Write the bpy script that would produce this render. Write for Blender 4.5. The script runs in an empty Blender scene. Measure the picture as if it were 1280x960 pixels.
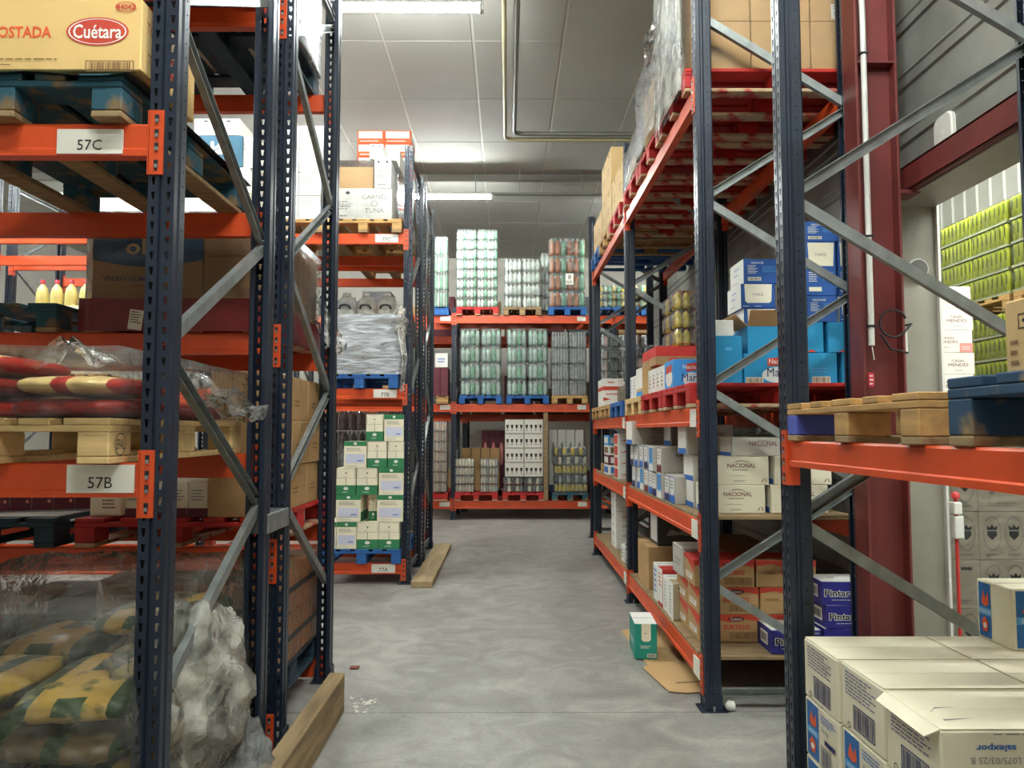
import bpy, math, random
from mathutils import Matrix, Vector
R = random.Random(7)
SC = bpy.context.scene
COL = SC.collection
PI = math.pi
# ------------------------------------------------------------------ camera model
F, HC = 961.0, 1.55
PITCH = math.atan(59 / F); YAW = -math.atan(6 / F)
def ray(px, py):
    x, y, z = (px - 640) / F, 1.0, -(py - 480) / F
    y, z = y * math.cos(PITCH) - z * math.sin(PITCH), y * math.sin(PITCH) + z * math.cos(PITCH)
    return x * math.cos(YAW) - y * math.sin(YAW), x * math.sin(YAW) + y * math.cos(YAW), z
def AT(px, py, d):                      # world (x, z) of a sight line at depth d
    r = ray(px, py); t = d / r[1]
    return r[0] * t, HC + r[2] * t
def XAT(px, d, py=539): return AT(px, py, d)[0]
def ZAT(py, d, px=640): return AT(px, py, d)[1]
def DAT(px, X, py=539):                 # depth where a sight line meets plane x = X
    r = ray(px, py); return r[1] * X / r[0]
cam = bpy.data.cameras.new('camera'); camo = bpy.data.objects.new('camera', cam); COL.objects.link(camo)
cam.sensor_width = 36; cam.lens = 36 * F / 1280; cam.clip_start = 0.05; cam.clip_end = 100
camo.location = (0, 0, HC); camo.rotation_euler = (PI / 2 + PITCH, 0, YAW)
SC.camera = camo
# ------------------------------------------------------------------ materials
def lin(h):
    h = h.lstrip('#'); c = [int(h[i:i + 2], 16) / 255 for i in (0, 2, 4)]
    return tuple(v / 12.92 if v <= .04045 else ((v + .055) / 1.055) ** 2.4 for v in c)
MATS = {}
def M(name, col, rough=.6, var=.12, scale=9, bump=0., metal=0., alpha=1., detail=4, second=None, thr=None, stretch=None, bscale=None, coat=0.):
    if name in MATS: return MATS[name]
    m = bpy.data.materials.new(name); m.use_nodes = True
    nt = m.node_tree; b = nt.nodes['Principled BSDF']
    c = lin(col) if isinstance(col, str) else col
    b.inputs['Roughness'].default_value = rough; b.inputs['Metallic'].default_value = metal
    b.inputs['Alpha'].default_value = alpha
    b.inputs['Coat Weight'].default_value = coat
    b.inputs['Base Color'].default_value = (*c, 1)
    m.diffuse_color = (*c, 1)
    if var or bump or second:
        tc = nt.nodes.new('ShaderNodeTexCoord'); mp = nt.nodes.new('ShaderNodeMapping')
        nt.links.new(tc.outputs['Object'], mp.inputs['Vector'])
        if stretch: mp.inputs['Scale'].default_value = stretch
        n = nt.nodes.new('ShaderNodeTexNoise'); n.inputs['Scale'].default_value = scale; n.inputs['Detail'].default_value = detail
        nt.links.new(mp.outputs['Vector'], n.inputs['Vector'])
        if var or second:
            r = nt.nodes.new('ShaderNodeValToRGB')
            lo, hi = (thr or (.3, .7))
            r.color_ramp.elements[0].position = lo; r.color_ramp.elements[1].position = hi
            c2 = lin(second) if second else tuple(min(1, v * (1 + var)) for v in c)
            c1 = c if second else tuple(v * (1 - var) for v in c)
            r.color_ramp.elements[0].color = (*c1, 1); r.color_ramp.elements[1].color = (*c2, 1)
            nt.links.new(n.outputs['Fac'], r.inputs['Fac']); nt.links.new(r.outputs['Color'], b.inputs['Base Color'])
        if bump:
            nb = n
            if bscale:
                nb = nt.nodes.new('ShaderNodeTexNoise'); nb.inputs['Scale'].default_value = bscale; nb.inputs['Detail'].default_value = 3
                nt.links.new(mp.outputs['Vector'], nb.inputs['Vector'])
            bp = nt.nodes.new('ShaderNodeBump'); bp.inputs['Strength'].default_value = bump; bp.inputs['Distance'].default_value = .02
            nt.links.new(nb.outputs['Fac'], bp.inputs['Height']); nt.links.new(bp.outputs['Normal'], b.inputs['Normal'])
    MATS[name] = m
    return m
def emit(name, col, s):
    m = bpy.data.materials.new(name); m.use_nodes = True; nt = m.node_tree
    nt.nodes.remove(nt.nodes['Principled BSDF']); e = nt.nodes.new('ShaderNodeEmission')
    e.inputs['Color'].default_value = (*col, 1); e.inputs['Strength'].default_value = s
    nt.links.new(e.outputs[0], nt.nodes['Material Output'].inputs['Surface']); return m
navy = M('navy_paint', '#1a2433', .36, .25, 6)
orange = M('orange_paint', '#cc4a1e', .42, .14, 5, bump=.03)
galv = M('galvanised_steel', '#8d9290', .42, .2, 14, metal=.55)
kraft = M('kraft_board', '#b08c5e', .8, .07, 5)
kraftd = M('kraft_board_dull', '#9a7b55', .8, .08, 5)
kraftl = M('kraft_board_pale', '#c6a673', .8, .06, 5)
white_c = M('white_board', '#dcdad2', .7, .04, 5)
cream_c = M('cream_board', '#e8e0c6', .7, .05, 5)
grey_c = M('grey_board', '#b7b1a6', .75, .05, 5)
yellow_c = M('yellow_board', '#dcb877', .75, .04, 4)
teal_c = M('teal_board', '#1686b5', .6, .06, 4)
lblue_c = M('light_blue_board', '#3a8fd0', .6, .06, 4)
blue_c = M('blue_board', '#24549a', .6, .06, 4)
violet_c = M('violet_board', '#2a2a80', .55, .08, 4)
maroon_c = M('maroon_board', '#5e2530', .7, .1, 4)
red_c = M('red_board', '#bf2a24', .65, .08, 4)
green_i = M('green_ink', '#2d7a4c', .7, .05); red_i = M('red_ink', '#c3402c', .7, .05); dred_i = M('dark_red_ink', '#6b2420', .7, .05)
blue_i = M('blue_ink', '#2b64b5', .7, .05); navy_i = M('navy_ink', '#23265a', .7, .05); black_i = M('black_ink', '#20201f', .7, 0)
grey_i = M('grey_ink', '#8c8780', .7, 0); white_i = M('white_ink', '#e9e7e0', .6, 0); orange_i = M('orange_ink', '#e05a2c', .7, .05)
brown_i = M('brown_ink', '#7c5a38', .7, 0); pink_i = M('pink_ink', '#d98f86', .7, .05); cyan_i = M('cyan_ink', '#5aa2d8', .7, 0); yellow_i = M('yellow_ink', '#e0bd2d', .6, .05)
dblue_i = M('deep_blue_ink', '#2a4a66', .7, .05)
seam_m = M('carton_seam', '#4a3b2a', .9, 0)
tape_m = M('packing_tape', '#b59a6c', .25, .05)
paper = M('label_paper', '#ddd9cc', .6, .03)
rubberm = M('dark_rubber', '#1b1b1c', .7, .1)
wood = M('pallet_wood', '#b58e58', .8, .22, 3, bump=.12, stretch=(2, 9, 9))
woodd = M('weathered_wood', '#8a7352', .85, .3, 3, bump=.15, stretch=(2, 9, 9))
woodl = M('pale_pallet_wood', '#cdae78', .8, .18, 3, bump=.1, stretch=(2, 9, 9))
p_blue = M('blue_pallet_paint', '#1d4f8f', .7, 0, 6, second='#23609e', bump=.1)
p_teal = M('worn_teal_paint', '#1f4d5c', .8, 0, 9, second='#7a5f3a', thr=(.52, .66), bump=.2)
p_dark = M('dark_pallet_paint', '#1a2c38', .8, 0, 7, second='#26404d', bump=.15)
p_red = M('red_pallet_paint', '#c4221c', .65, 0, 6, second='#9c1a16', bump=.1)
p_redw = M('red_pallet_edge', '#a8302a', .75, 0, 7, second='#b39a78', thr=(.4, .52), bump=.1)
p_bluew = M('blue_worn_paint', '#1a3d58', .75, 0, 7, second='#8c7348', thr=(.56, .66), bump=.15)
def film_mat(name, col, haze, gloss=.35, rough=.16, bump=.8, scale=22, stretch=(1, 1, 1), streak=.6):
    """Clear stretch film: mostly transparent, a little haze, wrinkled glossy reflections."""
    m = bpy.data.materials.new(name); m.use_nodes = True; nt = m.node_tree; N = nt.nodes.new; L = nt.links.new
    nt.nodes.remove(nt.nodes['Principled BSDF']); c = lin(col)
    tc = N('ShaderNodeTexCoord'); mp = N('ShaderNodeMapping'); mp.inputs['Scale'].default_value = stretch; L(tc.outputs['Object'], mp.inputs['Vector'])
    n = N('ShaderNodeTexNoise'); n.inputs['Scale'].default_value = scale; n.inputs['Detail'].default_value = 4; n.inputs['Distortion'].default_value = 1.2; L(mp.outputs[0], n.inputs['Vector'])
    n2 = N('ShaderNodeTexNoise'); n2.inputs['Scale'].default_value = scale * .25; n2.inputs['Detail'].default_value = 3; n2.inputs['Distortion'].default_value = 2; L(mp.outputs[0], n2.inputs['Vector'])
    bp = N('ShaderNodeBump'); bp.inputs['Strength'].default_value = bump; bp.inputs['Distance'].default_value = .03; L(n.outputs['Fac'], bp.inputs['Height'])
    tr = N('ShaderNodeBsdfTransparent'); tr.inputs[0].default_value = (.97, .97, .97, 1)
    df = N('ShaderNodeBsdfDiffuse'); df.inputs[0].default_value = (*c, 1); L(bp.outputs[0], df.inputs['Normal'])
    gl = N('ShaderNodeBsdfGlossy'); gl.inputs['Roughness'].default_value = rough; L(bp.outputs[0], gl.inputs['Normal'])
    mr = N('ShaderNodeMapRange'); mr.inputs['From Min'].default_value = .35; mr.inputs['From Max'].default_value = .65; mr.inputs['To Min'].default_value = haze * (1 - streak); mr.inputs['To Max'].default_value = min(1, haze * (1 + streak)); L(n2.outputs['Fac'], mr.inputs['Value'])
    m1 = N('ShaderNodeMixShader'); L(mr.outputs[0], m1.inputs[0]); L(tr.outputs[0], m1.inputs[1]); L(df.outputs[0], m1.inputs[2])
    lw = N('ShaderNodeLayerWeight'); lw.inputs['Blend'].default_value = gloss; L(bp.outputs[0], lw.inputs['Normal'])
    m2 = N('ShaderNodeMixShader'); L(lw.outputs['Fresnel'], m2.inputs[0]); L(m1.outputs[0], m2.inputs[1]); L(gl.outputs[0], m2.inputs[2])
    L(m2.outputs[0], nt.nodes['Material Output'].inputs['Surface']); return m
film = film_mat('stretch_film', '#e6e8e8', .16, .28)
film_d = film_mat('dense_film', '#c9cdd2', .62, .4, .2, .9, 9, (1, 1, 6))
film_l = film_mat('light_film', '#e8eaea', .03, .16, .12, .7, 16)
film_w = film_mat('white_film', '#ece8da', .3, .36, .13, .8, 12, (1, 1, 1), .8)
film_m = film_mat('sparkling_film', '#e8e6da', .07, .2, .12, .9, 14)
shrink = film_mat('shrink_film', '#e8f0ea', .1, .3, .2, .5, 14)
red_steel = M('oxide_red_steel', '#6b2b28', .5, .12, 5)
plast_w = M('white_plastic', '#d5d3cb', .45, .03)
redp = M('red_plastic', '#c4332f', .5, .05)
blackp = M('black_plastic', '#15171a', .6, .1)
# ------------------------------------------------------------------ mesh builder
TXT = {}
def text_geo(s, off=0.):
    key = (s, off)
    if key not in TXT:
        cu = bpy.data.curves.new('lettering', 'FONT'); cu.body = s; cu.size = 1; cu.resolution_u = 2
        cu.offset = off; cu.align_x = 'CENTER'; cu.align_y = 'CENTER'
        o = bpy.data.objects.new('lettering', cu); COL.objects.link(o)
        me = bpy.data.meshes.new_from_object(o)
        vs = [v.co.copy() for v in me.vertices]
        xs = [v.x for v in vs]; ys = [v.y for v in vs]
        cx, cy = (min(xs) + max(xs)) / 2, (min(ys) + max(ys)) / 2
        TXT[key] = ([(v.x - cx, v.y - cy) for v in vs], [list(p.vertices) for p in me.polygons], max(xs) - min(xs), max(ys) - min(ys))
        bpy.data.objects.remove(o); bpy.data.meshes.remove(me)
    return TXT[key]
class MB:
    def __init__(s): s.v, s.f, s.mi, s.mats, s.sm = [], [], [], [], []
    def mat(s, m):
        if m not in s.mats: s.mats.append(m)
        return s.mats.index(m)
    def poly(s, pts, m, smooth=False):
        b = len(s.v); s.v += [tuple(p) for p in pts]; s.f.append(list(range(b, b + len(pts)))); s.mi.append(s.mat(m)); s.sm.append(smooth)
    def geo(s, vs, fs, m, smooth=False):
        b = len(s.v); s.v += [tuple(p) for p in vs]; k = s.mat(m)
        for f in fs: s.f.append([b + i for i in f]); s.mi.append(k); s.sm.append(smooth)
    def box(s, x0, y0, z0, x1, y1, z1, m, c=0., T=None):
        if c <= 0:
            vs = [(x, y, z) for z in (z0, z1) for y in (y0, y1) for x in (x0, x1)]
            fs = [(0, 2, 3, 1), (4, 5, 7, 6), (0, 1, 5, 4), (2, 6, 7, 3), (0, 4, 6, 2), (1, 3, 7, 5)]
        else:
            c = min(c, (x1 - x0) * .45, (y1 - y0) * .45, (z1 - z0) * .45)
            vs, ix = [], {}
            for sx in (0, 1):
                for sy in (0, 1):
                    for sz in (0, 1):
                        X, Y, Z = (x0, x1)[sx], (y0, y1)[sy], (z0, z1)[sz]
                        dx, dy, dz = c * (1 - 2 * sx), c * (1 - 2 * sy), c * (1 - 2 * sz)
                        for a, p in (('x', (X, Y + dy, Z + dz)), ('y', (X + dx, Y, Z + dz)), ('z', (X + dx, Y + dy, Z))):
                            ix[a, sx, sy, sz] = len(vs); vs.append(p)
            g = lambda a, *k: ix[(a,) + k]
            fs = [(g('x', 0, 0, 0), g('x', 0, 0, 1), g('x', 0, 1, 1), g('x', 0, 1, 0)), (g('x', 1, 0, 0), g('x', 1, 1, 0), g('x', 1, 1, 1), g('x', 1, 0, 1)),
                  (g('y', 0, 0, 0), g('y', 1, 0, 0), g('y', 1, 0, 1), g('y', 0, 0, 1)), (g('y', 0, 1, 0), g('y', 0, 1, 1), g('y', 1, 1, 1), g('y', 1, 1, 0)),
                  (g('z', 0, 0, 0), g('z', 0, 1, 0), g('z', 1, 1, 0), g('z', 1, 0, 0)), (g('z', 0, 0, 1), g('z', 1, 0, 1), g('z', 1, 1, 1), g('z', 0, 1, 1))]
            for a in (0, 1):
                for b in (0, 1):
                    fs.append((g('x', a, b, 0), g('x', a, b, 1), g('y', a, b, 1), g('y', a, b, 0)))
                    fs.append((g('x', a, 0, b), g('x', a, 1, b), g('z', a, 1, b), g('z', a, 0, b)))
                    fs.append((g('y', 0, a, b), g('y', 1, a, b), g('z', 1, a, b), g('z', 0, a, b)))
                    for q in (0, 1): fs.append((g('x', a, b, q), g('y', a, b, q), g('z', a, b, q)))
        if T is not None: vs = [T @ Vector(p) for p in vs]
        s.geo(vs, fs, m); return s
    def tube(s, pts, r, m, n=8, caps=True, smooth=True):
        pts = [Vector(p) for p in pts]; rings = []
        for i, p in enumerate(pts):
            t = (pts[min(i + 1, len(pts) - 1)] - pts[max(i - 1, 0)]).normalized()
            a = t.cross(Vector((0, 0, 1)) if abs(t.z) < .9 else Vector((1, 0, 0))).normalized(); b = t.cross(a)
            rr = r[i] if isinstance(r, (list, tuple)) else r
            rings.append([p + (a * math.cos(k * 2 * PI / n) + b * math.sin(k * 2 * PI / n)) * rr for k in range(n)])
        vs = [v for q in rings for v in q]; fs = []
        for i in range(len(pts) - 1):
            for k in range(n): fs.append((i * n + k, i * n + (k + 1) % n, (i + 1) * n + (k + 1) % n, (i + 1) * n + k))
        s.geo(vs, fs, m, smooth)
        if caps: s.poly(rings[0], m); s.poly(rings[-1][::-1], m)
        return s
    def lathe(s, prof, cx, cy, z, m, n=8, smooth=True):
        vs, fs = [], []
        for (r, h) in prof:
            for k in range(n): vs.append((cx + r * math.cos(k * 2 * PI / n), cy + r * math.sin(k * 2 * PI / n), z + h))
        for i in range(len(prof) - 1):
            for k in range(n): fs.append((i * n + k, i * n + (k + 1) % n, (i + 1) * n + (k + 1) % n, (i + 1) * n + k))
        s.geo(vs, fs, m, smooth); return s
    def channel(s, p0, p1, w, d, m, nrm, t=.003):
        p0, p1, nrm = Vector(p0), Vector(p1), Vector(nrm).normalized()
        u = (p1 - p0).normalized(); side = u.cross(nrm).normalized()
        def bar(a0, a1, b0, b1):
            q = [(a0, b0), (a1, b0), (a1, b1), (a0, b1)]
            vs = [p + side * a + nrm * b for p in (p0, p1) for a, b in q]
            s.geo(vs, [(0, 1, 2, 3), (7, 6, 5, 4), (0, 4, 5, 1), (1, 5, 6, 2), (2, 6, 7, 3), (3, 7, 4, 0)], m)
        bar(-w / 2, w / 2, -t / 2, t / 2); bar(-w / 2, -w / 2 + t, t / 2, d); bar(w / 2 - t, w / 2, t / 2, d)
        return s
    def mesh(s, name):
        me = bpy.data.meshes.new(name); me.from_pydata([tuple(v) for v in s.v], [], s.f)
        for m in s.mats: me.materials.append(m)
        me.polygons.foreach_set('material_index', s.mi); me.polygons.foreach_set('use_smooth', s.sm); me.update(); return me
    def obj(s, name, parent=None): return O(name, s.mesh(name), parent)
def O(name, data, parent=None, loc=(0, 0, 0), rz=0):
    o = bpy.data.objects.new(name, data); COL.objects.link(o); o.location = loc
    if rz: o.rotation_euler = (0, 0, rz)
    if parent is not None: o.parent = parent
    return o
def tag(o, label, cat, group=None, kind=None):
    o['label'] = label; o['category'] = cat
    if group: o['group'] = group
    if kind: o['kind'] = kind
    return o
def thing(name, label, cat, loc=(0, 0, 0), rz=0, group=None): return tag(O(name, None, None, loc, rz), label, cat, group)
def struct(o): o['kind'] = 'structure'; return o
# ------------------------------------------------------------------ prints on faces
def frame(face, w, d, h):
    return {'front': ((-w / 2, -d / 2, 0), (1, 0, 0), (0, 0, 1), w, h), 'left': ((-w / 2, d / 2, 0), (0, -1, 0), (0, 0, 1), d, h),
            'right': ((w / 2, -d / 2, 0), (0, 1, 0), (0, 0, 1), d, h), 'back': ((w / 2, d / 2, 0), (-1, 0, 0), (0, 0, 1), w, h),
            'top': ((-w / 2, -d / 2, h), (1, 0, 0), (0, 1, 0), w, d)}[face]
def prints(mb, face, w, d, h, items, T=None, lift=.0006):
    o, u, v, fw, fh = frame(face, w, d, h); o, u, v = Vector(o), Vector(u), Vector(v); n = u.cross(v)
    k = 0
    def P(a, b): 
        p = o + u * a * fw + v * b * fh + n * (lift + .0004 * k); return T @ p if T is not None else p
    for it in items:
        k += 1; t = it[0]
        if t == 'r':
            _, a, b, c, e, m = it; mb.poly([P(a, b), P(c, b), P(c, e), P(a, e)], m)
        elif t == 'o':                                   # outlined rectangle
            _, a, b, c, e, m, th = it; tu, tv = th / fw, th / fh
            for q in ((a, b, c, b + tv), (a, e - tv, c, e), (a, b, a + tu, e), (c - tu, b, c, e)): mb.poly([P(q[0], q[1]), P(q[2], q[1]), P(q[2], q[3]), P(q[0], q[3])], m)
        elif t == 'e':
            _, a, b, ra, rb, m = it; mb.poly([P(a + ra * math.cos(j * PI / 12), b + rb * math.sin(j * PI / 12)) for j in range(24)], m)
        elif t == 'ring':
            _, a, b, ra, rb, m, th = it
            for j in range(24):
                q = []
                for jj, s_ in ((j, 1), (j + 1, 1), (j + 1, 1 - th), (j, 1 - th)): q.append(P(a + ra * s_ * math.cos(jj * PI / 12), b + rb * s_ * math.sin(jj * PI / 12)))
                mb.poly(q, m)
        elif t == 'p': mb.poly([P(a, b) for a, b in it[1]], it[2])
        elif t == 'b':                                   # barcode
            _, a, b, c, e, m = it; x = a; rr = random.Random(3)
            while x < c - (c - a) * .02:
                wd = (c - a) * rr.choice((.012, .02, .03)); mb.poly([P(x, b), P(x + wd, b), P(x + wd, e), P(x, e)], m); x += wd + (c - a) * rr.choice((.012, .02, .03))
        elif t == 'l':                                   # lines of small print
            _, a, b, c, e, m, nl = it; rr = random.Random(int(a * 90) + nl)
            for j in range(nl):
                y = e - (e - b) * (j + .5) / nl; hh = (e - b) / nl * .2; x = a; end = a + (c - a) * rr.uniform(.7, 1)
                while x < end:
                    x2 = min(end, x + (c - a) * rr.uniform(.06, .16)); mb.poly([P(x, y - hh), P(x2, y - hh), P(x2, y + hh), P(x, y + hh)], m); x = x2 + (c - a) * .025
        elif t == 't':
            _, s, a, b, hgt, m = it[:6]; wid = it[6] if len(it) > 6 else None; rot = it[7] if len(it) > 7 else 0
            vs, fs, tw, th = text_geo(s, it[8] if len(it) > 8 else 0.); sc = hgt / th; sx = wid / tw if wid else sc
            cs, sn = math.cos(rot), math.sin(rot)
            q = []
            for x, y in vs:
                x, y = x * sx, y * sc; x, y = x * cs - y * sn, x * sn + y * cs
                q.append(P(a + x / fw, b + y / fh))
            mb.geo(q, fs, m)
def crest(a, b, s, m):                                    # coat of arms: shield, crown and scroll
    return [('p', [(a - s, b), (a + s, b), (a + s, b - s * .9), (a, b - s * 1.9), (a - s, b - s * .9)], m), ('p', [(a - s, b + s * .25), (a - s * 1.2, b + s * 1.2), (a - s * .5, b + s * .7), (a, b + s * 1.4), (a + s * .5, b + s * .7), (a + s * 1.2, b + s * 1.2), (a + s, b + s * .25)], m)]
# ------------------------------------------------------------------ cartons
PROTO = {}
def carton(key, w, d, h, m, pr=None, tape=None, seam=True, c=.004, stickers=None, lid=None, seamdir='x'):
    """A closed carton: body mesh with its printing, and children for tape, stickers, lid."""
    if key in PROTO: return PROTO[key]
    mb = MB(); mb.box(-w / 2, -d / 2, 0, w / 2, d / 2, h, m, c)
    for face, items in (pr or {}).items(): prints(mb, face, w, d, h, items)
    kids = []
    if seam and not lid:
        if seamdir == 'x': mb.box(-w / 2 + .004, -.0012, h - .001, w / 2 - .004, .0012, h + .0006, seam_m)
        else: mb.box(-.0012, -d / 2 + .004, h - .001, .0012, d / 2 - .004, h + .0006, seam_m)
    if tape:
        t = MB()
        if seamdir == 'x':
            t.box(-w / 2 - .0012, -.025, h + .0002, w / 2 + .0012, .025, h + .0016, tape); 
            for s in (-1, 1): t.box(s * (w / 2 + .0004) - .0008, -.025, h - .06, s * (w / 2 + .0004) + .0008, .025, h + .0006, tape)
        else:
            t.box(-.025, -d / 2 - .0012, h + .0002, .025, d / 2 + .0012, h + .0016, tape)
            for s in (-1, 1): t.box(-.025, s * (d / 2 + .0004) - .0008, h - .06, .025, s * (d / 2 + .0004) + .0008, h + .0006, tape)
        kids.append(('packing_tape', t.mesh('packing_tape'), None))
    for face, (a, b, a2, b2), items in (stickers or []):
        t = MB(); prints(t, face, w, d, h, [('r', a, b, a2, b2, paper)] + items, lift=.0016); kids.append(('sticker', t.mesh('sticker'), 'white printed sticker'))
    if lid:
        t = MB(); lm, lh = lid; t.box(-w / 2 - .004, -d / 2 - .004, h - lh, w / 2 + .004, d / 2 + .004, h + .003, lm, .004); kids.append(('lid', t.mesh('lid'), None))
    PROTO[key] = dict(mesh=mb.mesh('carton'), kids=kids, w=w, d=d, h=h)
    return PROTO[key]
def put(p, label, x, y, z, rz=0, name='carton', cat='box', group=None):
    o = tag(O(name, p['mesh'], None, (x, y, z), rz), label, cat, group)
    for n, me, lb in p['kids']:
        c = O(n, me, o)
        if lb: c['label'] = lb
    return o
ORD = ['bottom', 'second', 'third', 'fourth', 'fifth', 'sixth', 'seventh', 'eighth', 'ninth']
def up(i, n): return 'bottom' if i == 0 else 'top' if i == n - 1 else ORD[i]
# ------------------------------------------------------------------ pallet racks
def hole_cell(mb, O_, U, V, x0, x1, z0, z1, hole, m):
    cx, cz = (x0 + x1) / 2, (z0 + z1) / 2
    out = [(x1, cz), (x1, z1), (cx, z1), (x0, z1), (x0, cz), (x0, z0), (cx, z0), (x1, z0)]
    inn = [(cx + a, cz + b) for a, b in hole]
    P = lambda q: tuple(O_[i] + U[i] * q[0] + V[i] * q[1] for i in range(3))
    vs = [P(q) for q in out + inn]
    mb.geo(vs, [(i, (i + 1) % 8, 8 + (i + 1) % 8, 8 + i) for i in range(8)], m)
TEAR = [(.006, .001), (.008, .014), (0, .014), (-.008, .014), (-.006, .001), (-.0035, -.013), (0, -.013), (.0035, -.013)]
DOT = [(.0035 * math.cos(k * PI / 4), .0035 * math.sin(k * PI / 4)) for k in range(8)]
UPR = {}
def upright_mesh(H, W=.085, DP=.09):
    if H in UPR: return UPR[H]
    mb = MB(); n = int(H / .05); Z = (0, 0, 1); w = W / 2
    for i in range(n):
        z0, z1 = i * .05, (i + 1) * .05
        hole_cell(mb, (0, 0, 0), (1, 0, 0), Z, -w, -.007, z0, z1, TEAR, navy); hole_cell(mb, (0, 0, 0), (1, 0, 0), Z, .007, w, z0, z1, TEAR, navy)
        for s in (-1, 1):
            hole_cell(mb, (s * w, 0, 0), (0, 1, 0), Z, .045, DP - .006, z0, z1, DOT, navy)
    top = n * .05
    def quad(a, b): mb.poly([(a[0], a[1], 0), (b[0], b[1], 0), (b[0], b[1], top), (a[0], a[1], top)], navy)
    quad((-.007, 0), (-.004, .008)); quad((-.004, .008), (.004, .008)); quad((.004, .008), (.007, 0))
    for s in (-1, 1):
        quad((s * w, 0), (s * w, .022)); quad((s * w, .022), (s * (w - .006), .028)); quad((s * (w - .006), .028), (s * (w - .006), .039)); quad((s * (w - .006), .039), (s * w, .045))
        quad((s * w, DP - .006), (s * (w - .004), DP)); quad((s * (w - .004), DP), (s * .02, DP))
    UPR[H] = mb.mesh('upright'); return UPR[H]
def solid(o, t=.0025):
    md = o.modifiers.new('sheet', 'SOLIDIFY'); md.thickness = t; md.offset = 0; return o
def foot_mesh():
    if 'foot' not in PROTO:
        mb = MB(); mb.box(-.07, -.03, 0, .07, .12, .006, navy); mb.box(-.052, -.004, .006, -.045, .094, .09, navy); mb.box(.045, -.004, .006, .052, .094, .09, navy)
        for x in (-.06, .06): mb.tube([(x, .045, .006), (x, .045, .03)], .008, galv, 6)
        PROTO['foot'] = mb.mesh('foot_plate')
    return PROTO['foot']
BW = .06
def upright_frame(rack, x, y, rz, depth, H, fz, bz, horiz=(), base=True):
    """Two slotted uprights tied by a zigzag of channel braces; local front faces -Y."""
    fr = O('upright_frame', None, rack, (x, y, 0), rz)
    a = solid(O('upright', upright_mesh(H), fr)); b = solid(O('upright', upright_mesh(H), fr, (0, depth, 0), PI))
    if base:
        O('foot_plate', foot_mesh(), fr); O('foot_plate', foot_mesh(), fr, (0, depth, 0), PI)
    nodes = sorted([(z, 0) for z in fz] + [(z, 1) for z in bz])
    yy = (.068, depth - .068)
    for i in range(len(nodes) - 1):
        (z0, s0), (z1, s1) = nodes[i], nodes[i + 1]
        if s0 == s1: continue
        e = .02
        p0 = (0, yy[s0], z0 + e); p1 = (0, yy[s1], z1 - e)
        mb = MB(); k = 1 if i % 2 else -1
        mb.channel((-.014 * k, p0[1], p0[2]), (-.014 * k, p1[1], p1[2]), .045, .028, galv, (k, 0, 0))
        for q in (p0, p1): mb.tube([(-.034, q[1], q[2]), (.034, q[1], q[2])], .006, galv, 6)
        mb.obj('brace', fr)
    for z in horiz:
        mb = MB(); mb.channel((-.014, yy[0], z), (-.014, yy[1], z), .045, .028, galv, (1, 0, 0)); mb.obj('brace', fr)
    return fr
CONN = {}
def conn_mesh(side):
    if side not in CONN:
        mb = MB(); mb.box(0, -.007, -.155, side * .048, 0, .062, orange) if side > 0 else mb.box(-.048, -.007, -.155, 0, 0, .062, orange)
        mb.box(-.004, -.007, -.155, .002, .045, .062, orange) if side > 0 else mb.box(-.002, -.007, -.155, .004, .045, .062, orange)
        for z in (.035, -.015, -.06, -.118):
            x = side * .026; mb.box(x - .007, -.0082, z - .011, x + .007, -.0068, z + .011, blackp); mb.box(x - .004, -.013, z - .016, x + .006, -.007, z - .004, galv)
        mb.box(side * .026 - .004, -.008, -.143, side * .026 + .004, -.0068, -.135, blackp)
        CONN[side] = mb.mesh('connector')
    return CONN[side]
def shelf_rail(rack, x0, x1, y, ztop, rz=0, at=None, hgt=.11, card=None, conn=True, h=None):
    """Load rail along local X from x0 to x1; front face at local y (faces -Y)."""
    mb = MB(); b = ztop - hgt
    prof = [(0, b), (0, b + hgt * .2), (.006, b + hgt * .25), (.006, b + hgt * .93), (.01, ztop), (.05, ztop), (.05, b)]
    vs = [(x, p[0], p[1]) for x in (x0, x1) for p in prof]; n = len(prof)
    mb.geo(vs, [(k, (k + 1) % n, n + (k + 1) % n, n + k) for k in range(n)] + [tuple(range(n))[::-1], tuple(range(n, 2 * n))], orange)
    o = mb.obj('shelf_rail', rack)
    if at: o.location = at
    else: o.location = (0, y, 0)
    o.rotation_euler = (0, 0, rz)
    if conn:
        O('connector', conn_mesh(1), o, (x1, 0, ztop - .02)); O('connector', conn_mesh(-1), o, (x0, 0, ztop - .02))
    for (cx0, cx1, cz0, cz1, txt, th) in (card or []):
        m = MB(); m.box(cx0, -.0035, cz0, cx1, .004, cz1, paper)
        if txt: 
            q = MB(); prints(q, 'front', cx1 - cx0, 0, cz1 - cz0, [('t', txt, .5, .36, th, black_i)], Matrix.Translation(((cx0 + cx1) / 2, -.0036, cz0)))
            for f, mi in zip(q.f, q.mi): m.poly([q.v[i] for i in f], black_i)
        c = m.obj('location_card', o); c['label'] = 'white location card' + (' reading ' + txt if txt else '')
    return o
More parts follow.
